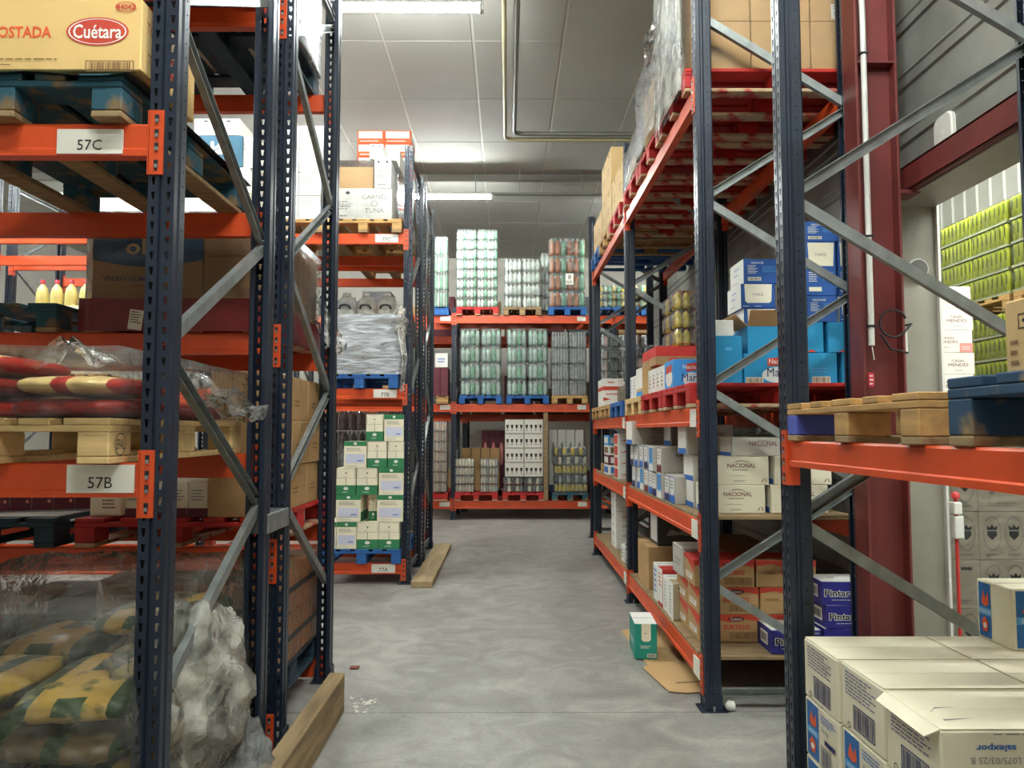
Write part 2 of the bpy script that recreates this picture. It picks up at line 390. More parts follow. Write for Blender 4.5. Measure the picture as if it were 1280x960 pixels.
def pallet_mesh(kind, W, L, m, m_edge, m_block):
    key = ('pal', kind)
    if key in PROTO: return PROTO[key]
    rr = random.Random(len(key[1]))
    deck = MB(); n = 5; ws = [.145, .1, .145, .1, .145]; gap = (W - sum(ws)) / 4; x = -W / 2
    for w_ in ws:
        deck.box(x, -L / 2, .122, x + w_, L / 2, .144, m, .003); x += w_ + gap
    out = [('deck', deck.mesh('deck'), (0, 0, 0))]
    st = MB(); st.box(-W / 2, -.0725, .1, W / 2, .0725, .1215, m, .003); sm = st.mesh('cross_board')
    ys = (-L / 2 + .0725, 0, L / 2 - .0725)
    for y in ys: out.append(('cross_board', sm, (0, y, 0)))
    bl = MB(); bl.box(-.05, -.0725, .0225, .05, .0725, .0995, m_block, .004); bm = bl.mesh('block')
    for xx in (-W / 2 + .05, 0, W / 2 - .05):
        for y in ys: out.append(('block', bm, (xx, y, 0)))
    ru = MB(); ru.box(-.05, -L / 2, 0, .05, L / 2, .022, m_edge, .003); rm = ru.mesh('runner')
    for xx in (-W / 2 + .05, 0, W / 2 - .05): out.append(('runner', rm, (xx, 0, 0)))
    PROTO[key] = out; return out
KIND = {'wood': (wood, woodd, wood), 'pale': (woodl, woodl, woodl), 'blue': (p_blue, p_blue, p_blue), 'teal': (p_teal, woodd, p_teal), 'dark': (p_dark, p_dark, p_dark),
        'red': (p_red, p_redw, p_red), 'bluew': (p_bluew, woodd, p_bluew), 'grey': (woodd, woodd, woodd)}
def pallet(kind, label, x, y, z, rz=0, W=.8, L=1.2, group=None):
    """x, y: centre; the short side (W) faces local -Y."""
    a = thing('pallet', label, 'pallet', (x, y, z), rz, group)
    for n, me, loc in pallet_mesh(kind + f'{W}{L}', W, L, *KIND[kind]): O(n, me, a, loc)
    return a
# ------------------------------------------------------------------ room
def mat_floor():
    m = bpy.data.materials.new('polished_concrete'); m.use_nodes = True; nt = m.node_tree; b = nt.nodes['Principled BSDF']; N = nt.nodes.new; Lk = nt.links.new
    tc = N('ShaderNodeTexCoord')
    def noise(sc, det, st=(1, 1, 1), dist=0):
        mp = N('ShaderNodeMapping'); mp.inputs['Scale'].default_value = st; Lk(tc.outputs['Object'], mp.inputs['Vector'])
        n = N('ShaderNodeTexNoise'); n.inputs['Scale'].default_value = sc; n.inputs['Detail'].default_value = det; n.inputs['Distortion'].default_value = dist; Lk(mp.outputs[0], n.inputs['Vector']); return n
    a = noise(.9, 7, (1, .6, 1), .8); c = noise(3.2, 8, (1, 1, 1), 1.5); e = noise(40, 3)
    r = N('ShaderNodeValToRGB'); el = r.color_ramp.elements
    el[0].position = .3; el[0].color = (*lin('#6a6863'), 1); el[1].position = .68; el[1].color = (*lin('#a19d95'), 1)
    q = el.new(.5); q.color = (*lin('#87847e'), 1)
    mx = N('ShaderNodeMath'); mx.operation = 'MULTIPLY_ADD'; mx.inputs[1].default_value = .55; Lk(c.outputs['Fac'], mx.inputs[0])
    m2 = N('ShaderNodeMath'); m2.operation = 'MULTIPLY'; m2.inputs[1].default_value = .45; Lk(a.outputs['Fac'], m2.inputs[0]); Lk(m2.outputs[0], mx.inputs[2])
    Lk(mx.outputs[0], r.inputs['Fac'])
    mix = N('ShaderNodeMixRGB'); mix.blend_type = 'OVERLAY'; mix.inputs['Fac'].default_value = .25; Lk(r.outputs[0], mix.inputs[1]); Lk(e.outputs['Fac'], mix.inputs[2])
    Lk(mix.outputs[0], b.inputs['Base Color'])
    rr = N('ShaderNodeMapRange'); rr.inputs['To Min'].default_value = .32; rr.inputs['To Max'].default_value = .55; Lk(a.outputs['Fac'], rr.inputs['Value']); Lk(rr.outputs[0], b.inputs['Roughness'])
    bp = N('ShaderNodeBump'); bp.inputs['Strength'].default_value = .08; bp.inputs['Distance'].default_value = .01; Lk(c.outputs['Fac'], bp.inputs['Height']); Lk(bp.outputs[0], b.inputs['Normal'])
    return m
mb = MB(); joint = M('floor_joint', '#4d4a45', .9, 0)
ys = [-4, 4.345, 4.351, 10.55, 10.556, 18.5]; fm = mat_floor()
mb.box(-10, -4, -.1, 2.62, 4.345, 0, fm); mb.box(-10, 4.345, -.1, 2.62, 4.351, -.006, joint); mb.box(-10, 4.351, -.1, 2.62, 10.55, 0, fm); mb.box(-10, 10.55, -.1, 2.62, 10.556, -.006, joint); mb.box(-10, 10.556, -.1, 2.62, 18.5, 0, fm)
struct(mb.obj('floor'))
ceil_m = M('ceiling_panel', '#a3a199', .8, .05, 1.2); joint_c = M('ceiling_joint', '#bdbab0', .6, 0)
mb = MB(); CZ = 5.75
xs = [-10 + .0, *[-1.335 + .965 * k for k in range(-9, 4)], 2.62]; yl = [-4, *[8.05 + 1.45 * k for k in range(-8, 8)], 18.5]
for i in range(len(xs) - 1):
    for j in range(len(yl) - 1): mb.box(xs[i] + .012, yl[j] + .006, CZ, xs[i + 1] - .012, yl[j + 1] - .006, CZ + .08, ceil_m, .004)
mb.box(-10, -4, CZ + .006, 2.62, 18.5, CZ + .09, joint_c)
struct(mb.obj('ceiling'))
wallp = M('wall_panel', '#b9b5ab', .7, .05, 2)
for nm, q in (('wall_left', (-10.1, -4, 0, -10, 18.5, CZ)), ('wall_back', (-10, 18.5, 0, 2.62, 18.6, CZ)), ('wall_front', (-10, -4.1, 0, 8, -4, CZ))):
    mb = MB(); mb.box(*q, wallp); struct(mb.obj(nm))
# ribbed sheet-metal wall beside the right-hand racking, with a wide opening into the next hall
sheet = M('ribbed_sheet', '#8b8c84', .5, .2, 3, metal=.25); WX = 2.31
def ribbed(name, y0, y1, z0, z1):
    prof = []; z = z0
    while z < z1 - .01:
        for dz, dx in ((0, 0), (.19, 0), (.2, .014), (.212, .014), (.222, 0), (.27, 0), (.28, .009), (.287, .009), (.297, 0)):
            if z + dz < z1: prof.append((WX - dx, z + dz))
        z += .33
    prof.append((WX, z1)); mb = MB()
    for a, b in zip(prof, prof[1:]):
        if b[1] - a[1] > 1e-4: mb.poly([(a[0], y1, a[1]), (a[0], y0, a[1]), (b[0], y0, b[1]), (b[0], y1, b[1])], sheet)
    mb.box(WX + .002, y0, z0, WX + .25, y1, z1, wallp)
    return struct(mb.obj(name))
JD = 4.52; LB, LT = 2.9, 3.05
ribbed('wall_right', JD + .02, 12.5, 0, CZ); ribbed('wall_right.001', -4, JD + .02, LT - .04, CZ)
mb = MB(); mb.box(WX, 12.5, 0, 4.4, 12.6, CZ, wallp); struct(mb.obj('wall_front.001')); mb = MB(); mb.box(4.3, 12.6, 0, 4.4, 18.5, CZ, wallp); struct(mb.obj('wall_right.003'))
mb = MB(); mb.box(2.62, 12.6, -.1, 4.4, 18.5, 0, fm); struct(mb.obj('floor.002')); mb = MB(); mb.box(2.62, 12.6, CZ, 4.4, 18.5, CZ + .09, ceil_m); struct(mb.obj('ceiling.002')); mb = MB(); mb.box(2.62, 18.5, 0, 4.4, 18.6, CZ, wallp); struct(mb.obj('wall_back.002'))
jam = M('jamb_sheet', '#8d897c', .5, .08, 4)
mb = MB(); mb.box(WX - .02, JD, 0, WX + .25, JD + .02, LB, jam, .003); mb.box(WX + .245, JD - .03, 0, WX + .262, JD + .02, LB, plast_w, .002); struct(mb.obj('trim_1'))
mb = MB(); mb.box(WX - .02, -4, LB - .01, WX + .25, JD + .02, LB + .02, jam, .003); struct(mb.obj('trim_2'))
mb = MB()                                                 # channel-section steel lintel
mb.box(WX - .06, -4, LB, WX - .045, JD - .05, LT, red_steel, .002); mb.box(WX - .06, -4, LB, WX + .02, JD - .05, LB + .012, red_steel); mb.box(WX - .06, -4, LT - .012, WX + .02, JD - .05, LT, red_steel)
struct(mb.obj('trim_3'))
mb = MB(); cx0, cx1, cy0, cy1 = 1.955, 2.19, 4.19, 4.35      # H-section column
mb.box(cx0, cy0, 0, cx0 + .014, cy1, CZ, red_steel, .002); mb.box(cx1 - .014, cy0, 0, cx1, cy1, CZ, red_steel, .002); mb.box(cx0 + .014, cy0 + .07, 0, cx1 - .014, cy0 + .082, CZ, red_steel)
mb.box(cx0 + .014, cy0 + .004, 3.62, cx1 - .014, cy0 + .07, 3.632, red_steel, T=None); mb.box(cx1, cy0 + .02, LB - .02, WX, cy0 + .16, LB, red_steel)
struct(mb.obj('column'))
# next hall
hallw = M('white_cladding', '#c9c8be', .55, .03, 2)
mb = MB(); mb.box(2.62, -4, -.1, 8, 11, 0, fm); struct(mb.obj('floor.001'))
mb = MB(); mb.box(2.56, -4, 4.9, 8, 11, 5, ceil_m); struct(mb.obj('ceiling.001'))
mb = MB()
y = -4
while y < 11:
    for a, b, da, db in ((0, .2, 0, 0), (.2, .215, 0, .02), (.215, .235, .02, .02), (.235, .25, .02, 0)): mb.poly([(5.6 - da, y + a, 0), (5.6 - db, y + b, 0), (5.6 - db, y + b, 4.95), (5.6 - da, y + a, 4.95)], hallw)
    y += .25
mb.box(5.61, -4, 0, 5.7, 11, 4.95, hallw); struct(mb.obj('wall_right.002'))
mb = MB(); mb.box(2.56, 10.9, 0, 5.6, 11, 4.95, hallw); struct(mb.obj('wall_back.001'))
# ------------------------------------------------------------------ services
EM = 30
tube_m = emit('lit_tube', (.93, 1., .975), EM)
lamp_grey = M('lamp_housing', '#c9c9c4', .5, 0)
def lamp(x, y, z, L, label, group=None):
    a = thing('ceiling_light', label, 'light', (x, y, z), 0, group)
    mb = MB(); mb.box(-L / 2, -.05, .028, L / 2, .05, .06, lamp_grey, .004)
    for s in (-1, 1): mb.box(s * L / 2 - .02, -.04, -.035, s * L / 2 + .02, .04, .06, lamp_grey, .006)
    for s in (-.3, .3): mb.tube([(s * L, 0, .06), (s * L, 0, CZ - z if z > 5 else .18)], .006, galv, 6)
    mb.obj('housing', a)
    d = MB(); d.tube([(-L / 2 + .02, 0, 0), (L / 2 - .02, 0, 0)], .03, tube_m, 10); d.obj('tube', a)
    return a
LAMPS = [(-.86, 6.62, 1.26, 'lit tube lamp above the crossing aisle'), (-.9, 12.13, 1.3, 'lit tube lamp far off above the stacked green bottles')]
for x, y, L, lb in LAMPS: lamp(x, y, 5.3, L, lb)
for x, y in ((-.86, 1.1), (.7, 1.9), (1.0, -.7), (-4.0, 6.62), (-5.8, 6.62), (-7.6, 6.62), (-3.3, 12.13), (-6.5, 12.13), (2.9, 13.1)): lamp(x, y, 5.3, 1.4, 'unseen tube lamp placed overhead to light the same hall', 'unseen tube lamps')  # unseen lamps assumed along the rows; right-hand pair added to brighten rack faces
for x, y in ((4.9, 3.2), (3.3, 2.8), (3.5, 6.6)): lamp(x, y, 4.7, 1.4, 'unseen tube lamp placed overhead to brighten the hall beyond the opening', 'unseen tube lamps of the next hall')  # no lamp shows here; extra ones added to brighten the next hall
pipe_y = M('yellowed_pipe', '#a7a076', .45, .1, 4); pipe_g = M('grey_pipe', '#77776f', .4, .1, 4, metal=.4)
def bend(p, q, r, rad, m, name, label, cat):
    pts = [p[0]]
    for i in range(1, len(p) - 1):
        a, b, c = Vector(p[i - 1]), Vector(p[i]), Vector(p[i + 1]); u, v = (a - b).normalized() * rad, (c - b).normalized() * rad
        for t in (0, .25, .5, .75, 1): pts.append(tuple((b + u) * (1 - t) ** 2 + b * 2 * t * (1 - t) + (b + v) * t * t))
    pts.append(p[-1]); mb = MB(); mb.tube(pts, r, m, 10)
    return tag(mb.obj(name), label, cat)
bend([(-.03, -3.9, 5.5), (-.03, 10.2, 5.5), (2.2, 10.2, 5.5)], None, .024, .12, pipe_y, 'ceiling_pipe', 'yellowed pipe under the ceiling, the outer one of two, turning toward the tall racks', 'pipe')
bend([(.09, -3.9, 5.52), (.09, 10.06, 5.52), (2.2, 10.06, 5.52)], None, .03, .12, pipe_g, 'ceiling_pipe', 'grey steel pipe under the ceiling, running inside the yellowed pipe', 'pipe')
mb = MB(); mb.box(-9.9, 12.34, 5.64, 2.25, 12.42, CZ - .002, M('ceiling_strip', '#6f6c64', .6, 0), .004); struct(mb.obj('trim_4'))
mb = MB(); mb.box(-.25, 12.09, 5.33, 2.2, 12.17, 5.37, pipe_g, .004)
for x in (.2, 1.2, 2.0): mb.tube([(x, 12.13, 5.37), (x, 12.13, CZ)], .006, galv, 6)
tag(mb.obj('cable_tray'), 'thin grey cable tray running on from the far tube lamp', 'tray')
mb = MB(); mb.tube([(1.985, 4.185, 5.7), (1.99, 4.185, 4.3), (2.0, 4.185, 3.9), (2.0, 4.185, 2.02)], .016, plast_w, 10); o = mb.obj('cable_conduit'); tag(o, 'white cable conduit clipped up the dark red steel column', 'conduit')
for z in (4.24, 3.66, 2.62, 2.12):
    k = MB(); k.box(1.978, 4.166, z, 2.022, 4.2, z + .012, rubberm, .002); k.obj('clip', o)
k = MB(); k.tube([(2.0, 4.185, 2.03), (2.005, 4.18, 1.97), (2.01, 4.182, 1.94)], .003, plast_w, 6); k.obj('loose_wire', o)
mb = MB(); r_ = .075; cc = (2.12, 4.185, 2.14)
mb.tube([(cc[0] + r_ * math.cos(t / 20 * 5.2 + .4), 4.18, cc[2] + r_ * math.sin(t / 20 * 5.2 + .4)) for t in range(21)] + [(2.23, 4.2, 2.14), (2.29, 4.49, 2.16)], .006, rubberm, 6)
mb.tube([(2.05, 4.18, 2.08), (2.1, 4.18, 2.0), (2.2, 4.19, 1.98), (2.29, 4.49, 2.02)], .006, rubberm, 6)
tag(mb.obj('looped_cable'), 'grey cable looped against the dark red column beside the jamb', 'cable')
mb = MB(); mb.box(1.975, 4.176, 1.79, 2.005, 4.1895, 1.87, M('red_sticker', '#c22a3a', .5, 0), .002); T = Matrix.Translation((1.99, 4.1758, 1.79)); prints(mb, 'front', .03, 0, .08, [('l', .1, .1, .9, .9, white_i, 3)], T)
tag(mb.obj('column_sticker'), 'small red sticker with white marks on the steel column', 'sticker')
a = thing('socket_box', 'small white junction box on the jamb edge beside the column', 'box', (2.227, 4.33, 1.99)); mb = MB(); mb.box(-.035, -.03, 0, .035, .018, .14, plast_w, .006); mb.obj('housing', a); mb = MB(); mb.tube([(-.02, -.031, .09), (-.02, -.036, .09)], .006, blackp, 8); mb.obj('switch', a)
a = thing('alarm_siren', 'round grey alarm siren on the gray door jamb', 'alarm', (2.435, JD, 2.51)); mb = MB(); mb.tube([(0, -.0005, 0), (0, -.03, 0)], .062, plast_w, 24); mb.obj('ring', a); mb = MB(); mb.tube([(0, -.03, 0), (0, -.038, 0)], .054, M('siren_grey', '#5b5952', .5, 0), 24); mb.poly([(-.045, -.0385, -.03), (.045, -.0385, -.03), (.02, -.0385, -.05), (-.02, -.0385, -.05)], plast_w); mb.obj('face_disc', a)
# access point on the sheet wall above the lintel
px_, pz_ = 1172, 165; dd = DAT(px_, WX - .05, pz_); zz = ZAT(pz_, dd, px_)
a = thing('access_point', 'rounded white wireless unit on the ribbed wall above the red lintel', 'device', (WX - .026, dd, zz)); mb = MB(); q = []
def rrect(w, h, r, x, n=6):
    pts = []
    for cx_, cy_, a0 in ((w - r, h - r, 0), (-w + r, h - r, PI / 2), (-w + r, -h + r, PI), (w - r, -h + r, 1.5 * PI)):
        for k in range(n + 1): pts.append((x, cx_ + r * math.cos(a0 + k * PI / 2 / n), cy_ + r * math.sin(a0 + k * PI / 2 / n)))
    return pts
A, B, C_ = rrect(.085, .095, .05, .024), rrect(.085, .095, .05, .008), rrect(.078, .088, .045, .0)
n = len(A)
for P_, Q_ in ((A, B), (B, C_)): mb.geo(P_ + Q_, [(k, (k + 1) % n, n + (k + 1) % n, n + k) for k in range(n)], plast_w, True)
mb.poly(C_, plast_w); mb.obj('housing', a); k = MB(); k.poly([(-.0008, -.02, -.004), (-.0008, .02, -.004), (-.0008, .02, .004), (-.0008, -.02, .004)], white_i); k.obj('badge', a)
# ------------------------------------------------------------------ racks
X0 = -1.1425
def node(z0, p, a, b): return [z for z in [z0 + p * k for k in range(-5, 8)] if a < z < b]
def rack(label): return thing('pallet_rack', label, 'rack')
XL = -4.9
# near row: front run 2.5-3.6, rear run 3.85-4.95
ra = rack('navy and orange pallet rack with the location cards 57B and 57C')
for x in (X0, XL): upright_frame(ra, x, 2.5, 0, 1.1, 4.2, node(.64, 1.19, .1, 4.1), node(1.22, 1.19, .1, 4.1), (.1, 4.1))
xa, xb = XL + .0425, X0 - .0425
LV = {'B': 1.447, 'C': 2.57}
c0, c1 = XAT(72, 2.5, 170), XAT(154, 2.5, 170)
shelf_rail(ra, xa, xb, 2.5, LV['C'], card=[(c0, c1, LV['C'] - .105, LV['C'] - .022, '57C', .035)])
c0, c1 = XAT(86, 2.5), XAT(170, 2.5)
shelf_rail(ra, xa, xb, 2.5, LV['B'], card=[(c0, c1, LV['B'] - .095, LV['B'] - .005, '57B', .036)])
for z in (LV['B'], LV['C'], 3.73): shelf_rail(ra, xa, xb, 0, z, rz=PI, at=(xa + xb, 3.6, 0))
shelf_rail(ra, xa, xb, 2.5, 3.73)
rb = rack('navy pallet rack back to back behind the 57 rack, loaded from the crossing aisle')
for x in (X0, XL): upright_frame(rb, x, 3.85, 0, 1.1, 4.4, node(.02, 1.2, .05, 4.3), node(.6, 1.2, .05, 4.3), (4.25,))
for z in (.13, .975, 2.045, 3.74):
    shelf_rail(rb, xa, xb, 3.85, z); shelf_rail(rb, xa, xb, 0, z, rz=PI, at=(xa + xb, 4.95, 0))
for z in (1.08,):
    mb = MB(); mb.box(X0 - .046, 3.56, z, X0 + .05, 3.89, z + .09, galv, .004); k = mb.obj('row_spacer', ra)
# crossing-aisle row 77
X7 = -1.035; xa7, xb7 = X7 - 2.5 + .0425, X7 - .0425
rc = rack('pallet rack across the aisle with location cards 77A, 77B and 77C')
rd = rack('navy pallet rack standing back to back behind the 77 rack')
for x in (X7, X7 - 2.5, X7 - 5.0):
    upright_frame(rc, x, 7.92, 0, 1.1, 4.6, node(.6, 1.2, .1, 4.5), node(1.2, 1.2, .1, 4.5), (.12, 4.5))
    upright_frame(rd, x, 9.25, 0, 1.1, 4.6, node(1.2, 1.2, .1, 4.5), node(.6, 1.2, .1, 4.5), (.12, 4.5))
for i, sh in enumerate((0, -2.5)):
    for z, t in ((.21, '77A'), (1.99, '77B'), (3.61, '77C')):
        c = [(xb7 - .3, xb7 - .06, z - .095, z - .01, t, .04)] if not i else None
        shelf_rail(rc, xa7 + sh, xb7 + sh, 7.92, z, card=c); shelf_rail(rc, xa7 + sh, xb7 + sh, 0, z, rz=PI, at=(xa7 + xb7 + 2 * sh, 9.02, 0))
        shelf_rail(rd, xa7 + sh, xb7 + sh, 9.25, z); shelf_rail(rd, xa7 + sh, xb7 + sh, 0, z, rz=PI, at=(xa7 + xb7 + 2 * sh, 10.35, 0))
# far row facing down the aisle
FD = 13.6; re_ = rack('pallet rack closing the far end of the aisle, full of bottled drinks')
xf = [XAT(567, FD) - 2.8, XAT(567, FD), XAT(567, FD) + 2.85, 4.2]
for x in xf: upright_frame(re_, x, FD, 0, 1.1, 3.75, node(.6, 1.2, .1, 3.7), node(1.2, 1.2, .1, 3.7), (.12,))
for a_, b_ in ((0, 1), (1, 2), (2, 3)):
    for z in (.33, 2.03, 3.61):
        xa_, xb_ = xf[a_] + .0425, xf[b_] - .0425
        cd = [(xb_ - .2, xb_ - .02, z - .1, z - .02, '', 0)] if a_ != 1 else [(XAT(722, FD), XAT(733, FD), z - .1, z - .02, '', 0)]
        shelf_rail(re_, xa_, xb_, FD, z, card=cd, hgt=.14); shelf_rail(re_, xa_, xb_, 0, z, rz=PI, at=(xa_ + xb_, FD + 1.1, 0))
rr_ = rack('pallet rack deep behind the far row, glimpsed between its stacks')
for x in xf: upright_frame(rr_, x + .12, FD + 1.35, 0, 1.1, 4.2, node(1.2, 1.2, .1, 4.1), node(.6, 1.2, .1, 4.1), (.12,))
for a_, b_ in ((0, 1), (1, 2), (2, 3)):
    for z in (.33, 1.88, 3.4):
        shelf_rail(rr_, xf[a_] + .1625, xf[b_] + .0775, FD + 1.35, z, hgt=.14); shelf_rail(rr_, xf[a_] + .1625, xf[b_] + .0775, 0, z, rz=PI, at=(xf[a_] + xf[b_] + .24, FD + 2.45, 0))
# right-hand rack along the aisle: fronts face -X
RX = 1.10; RD = [4.4, 7.1, 9.8]; rf = rack('long pallet rack down the aisle holding small cartons and red pallets')
for y in RD: upright_frame(rf, RX, y, -PI / 2, .95, 4.3, node(.7, 1.1, .1, 4.25), node(.15, 1.1, .1, 4.25), (.09,))
LR = (.25, 1.04, 1.69, 3.59)
for a_, b_ in ((0, 1), (1, 2)):
    L = RD[b_] - RD[a_] - .085
    for z in LR:
        mid = (RD[a_] + RD[b_]) / 2
        cd = [(L / 2 - .17, L / 2 - .02, z - .115, z - .01, '', 0)]
        shelf_rail(rf, -L / 2, L / 2, 0, z, rz=-PI / 2, at=(RX, mid, 0), card=cd if z < 3 else None)
        shelf_rail(rf, -L / 2, L / 2, 0, z, rz=PI / 2, at=(RX + .95, mid, 0))
rg = rack('pale lit rack frame beyond the long aisle rack, its post rising to the ceiling end')
rg['label'] = 'slender navy rack frame standing alone between the aisle rack and the far rack'
upright_frame(rg, 1.22, 11.35, -PI / 2, .95, 4.75, node(.7, 1.1, .1, 4.7), node(.15, 1.1, .1, 4.7), (.12, 4.7))
# near right rack reaching toward the camera
NX, ND = 1.115, 3.1; rh = rack('near pallet rack whose orange rail carries a wooden and a dark blue pallet')
upright_frame(rh, NX, ND, -PI / 2, 1.12, 4.3, node(1.2, 1.31, .05, 4.25), node(.55, 1.31, .05, 4.25))
upright_frame(rh, NX, ND - 2.8, -PI / 2, 1.12, 4.3, node(1.2, 1.31, .05, 4.25), node(.55, 1.31, .05, 4.25))
LN = 1.512
for z in (LN, 3.61):
    shelf_rail(rh, -1.3575, 1.3575, 0, z, rz=-PI / 2, at=(NX, ND - 1.4, 0), hgt=.1); shelf_rail(rh, -1.3575, 1.3575, 0, z, rz=PI / 2, at=(NX + 1.12, ND - 1.4, 0), hgt=.1)
# ------------------------------------------------------------------ timber on the floor
wbeam = M('rough_timber', '#86704f', .85, .42, 3.2, bump=.2, stretch=(6, .7, 6)); wbeam2 = M('old_timber', '#a08a66', .85, .25, 2.2, bump=.2, stretch=(6, .7, 6))
mb = MB(); mb.box(-.985, 1.2, 0, -.9, 4.36, .215, wbeam, .006); tag(mb.obj('timber_guard'), 'rough timber guard board on edge beside the 57 rack uprights', 'timber')
mb = MB(); mb.box(-.955, 7.73, 0, -.74, 10.34, .065, wbeam2, .006); tag(mb.obj('timber_beam'), 'loose wooden beam lying flat on the floor beside the 77 rack', 'timber')
# ------------------------------------------------------------------ goods: helpers
def noise3(x, y, z, s): return (math.sin(x * 7.1 + s) + math.sin(y * 6.3 + s * 2.1 + x * 3) + math.sin(z * 8.7 + s * 1.3 + y * 4) + .6 * math.sin((x + z) * 17 + s) + .6 * math.sin((y - z) * 19 + s * .7)) / 4
def shell(x0, y0, z0, x1, y1, z1, amp, seed, m, step=.09, taper=0, top=True):
    """Wrinkled film drawn round a load: four sides and a top."""
    mb = MB(); cx, cy = (x0 + x1) / 2, (y0 + y1) / 2
    nz = max(2, int((z1 - z0) / step)); ring = []
    def side(a, b): 
        n = max(2, int(math.dist(a, b) / step)); return [(a[0] + (b[0] - a[0]) * i / n, a[1] + (b[1] - a[1]) * i / n) for i in range(n)]
    cs = [(x0, y0), (x1, y0), (x1, y1), (x0, y1)]
    for i in range(4): ring += side(cs[i], cs[(i + 1) % 4])
    n = len(ring); vs = []
    for j in range(nz + 1):
        z = z0 + (z1 - z0) * j / nz
        for x, y in ring:
            k = amp * (1 + noise3(x * 2, y * 2, z * 2, seed)); L = math.hypot(x - cx, y - cy); t = 1 - taper * j / nz
            vs.append((cx + (x - cx) * t * (1 + k / L), cy + (y - cy) * t * (1 + k / L), z + amp * .4 * noise3(y * 3, x * 3, z, seed + 3) * (0 < j)))
    fs = [(j * n + i, j * n + (i + 1) % n, (j + 1) * n + (i + 1) % n, (j + 1) * n + i) for j in range(nz) for i in range(n)]
    if top: 
        vs.append((cx, cy, z1 + amp * .5)); fs += [(nz * n + i, nz * n + (i + 1) % n, len(vs) - 1) for i in range(n)]
    mb.geo(vs, fs, m, True); return mb
def blob(cx, cy, cz, rx, ry, rz, seed, m, amp=.18, n=28, k=18, p=1.):
    mb = MB(); vs = []
    for j in range(k + 1):
        t = PI * j / k - PI / 2
        for i in range(n):
            a = 2 * PI * i / n; x, y, z = math.cos(t) * math.cos(a), math.cos(t) * math.sin(a), math.sin(t)
            f = lambda q: math.copysign(abs(q) ** p, q)
            q = 1 + amp * noise3(x * 1.3, y * 1.3, z * 1.3, seed) + amp * .5 * noise3(x * 3.3, y * 3, z * 3.1, seed + 5)
            vs.append((cx + rx * f(x) * q, cy + ry * f(y) * q, cz + rz * f(z) * q))
    mb.geo(vs, [(j * n + i, j * n + (i + 1) % n, (j + 1) * n + (i + 1) % n, (j + 1) * n + i) for j in range(k) for i in range(n)], m, True); return mb
def wisp(pts, wid, seed, m, nn=14, sag=.03):
    """A hanging strip of loose film: a crumpled ribbon through the points."""
    P = [Vector(p) for p in pts]; mb = MB(); vs = []; k = 7
    for i in range(nn + 1):
        t = i / nn * (len(P) - 1); a = min(int(t), len(P) - 2); p = P[a].lerp(P[a + 1], t - a)
        w = wid if not isinstance(wid, (list, tuple)) else wid[a] + (wid[a + 1] - wid[a]) * (t - a)
        for j in range(k + 1):
            s = j / k - .5
            vs.append((p.x + w * s * .7, p.y + w * s * .35 + sag * math.sin(j * 2.1 + i * .9 + seed), p.z + sag * math.sin(i * 1.7 + j + seed)))
    mb.geo(vs, [(i * (k + 1) + j, i * (k + 1) + j + 1, (i + 1) * (k + 1) + j + 1, (i + 1) * (k + 1) + j) for i in range(nn) for j in range(k)], m, True); return mb
def rect(x0, y0, x1, y1, d):              # photo rectangle at depth d -> x0, x1, z0, z1
    a, z1 = AT(x0, y0, d); b, z0 = AT(x1, y1, d); return a, b, z0, z1
BOT = {}
def glass(name, col, rough=.15): return M(name, col, rough, .25, 20, alpha=1)
g_clear = M('clear_bottle', '#d3ddd2', .15, .15, 20); g_green = M('green_bottle', '#6fae88', .12, .3, 14); g_water = M('water_bottle', '#a9c4b4', .1, .2, 18); g_grey = M('grey_bottle', '#a9a9ab', .2, .2, 20)
g_dark = M('dark_bottle', '#46484a', .25, .4, 20); g_cream = M('cream_bottle', '#d8cdb2', .35, .1, 20); g_pink = M('pink_bottle', '#cfa79e', .35, .1, 20); g_yel = M('yellow_bottle', '#c7ab2e', .35, .15, 20); g_or = M('orange_drink', '#b8683a', .2, .3, 10)
g_lime = M('lime_can', '#a9b30c', .35, .12, 8); cap_w = M('white_cap', '#d8d8d4', .4, 0); cap_g = M('green_cap', '#2f7350', .4, 0); cap_r = M('red_cap', '#b5283a', .4, 0); cap_k = M('dark_cap', '#333334', .4, 0)
def pack_mesh(kind, w, d, h, nx, ny, mb_, cap, lab=None, fm=shrink, band=None):
    key = ('pack', kind, round(w, 3), round(h, 3))
    if key in PROTO: return PROTO[key]
    mb = MB(); r = min(w / nx, d / ny) / 2 * .97
    for i in range(nx):
        for j in range(ny):
            x, y = -w / 2 + w * (i + .5) / nx, -d / 2 + d * (j + .5) / ny
            prof = [(r * .8, 0), (r, h * .04), (r, h * .3), (r * .93, h * .36), (r * .93, h * .5), (r, h * .56), (r * .95, h * .68), (r * .55, h * .84), (r * .3, h * .9)]
            m = mb_[(i + j) % len(mb_)] if isinstance(mb_, list) else mb_
            mb.lathe(prof, x, y, 0, m, 8)
            if lab: mb.lathe([(r * 1.01, h * .3), (r * .95, h * .36), (r * .95, h * .5), (r * 1.01, h * .56)], x, y, .001, lab, 8)
            mb.lathe([(r * .34, h * .89), (r * .34, h * .97), (0, h * .97)], x, y, 0, cap, 6)
    bx = MB(); bx.box(-w / 2 - .004, -d / 2 - .004, 0, w / 2 + .004, d / 2 + .004, h * .985, fm, r * .7)
    if band: prints(bx, 'front', w, d, h, band, lift=.007)
    PROTO[key] = (mb.mesh('bottle_fill'), bx.mesh('shrink_wrap')); return PROTO[key]
def pack(p, label, x, y, z, group=None, cat='bottle pack', name='bottle_pack'):
    o = tag(O(name, p[1], None, (x, y, z)), label, cat, group); O('bottle_fill', p[0], o)['label'] = 'bottles inside the shrink wrap'; return o
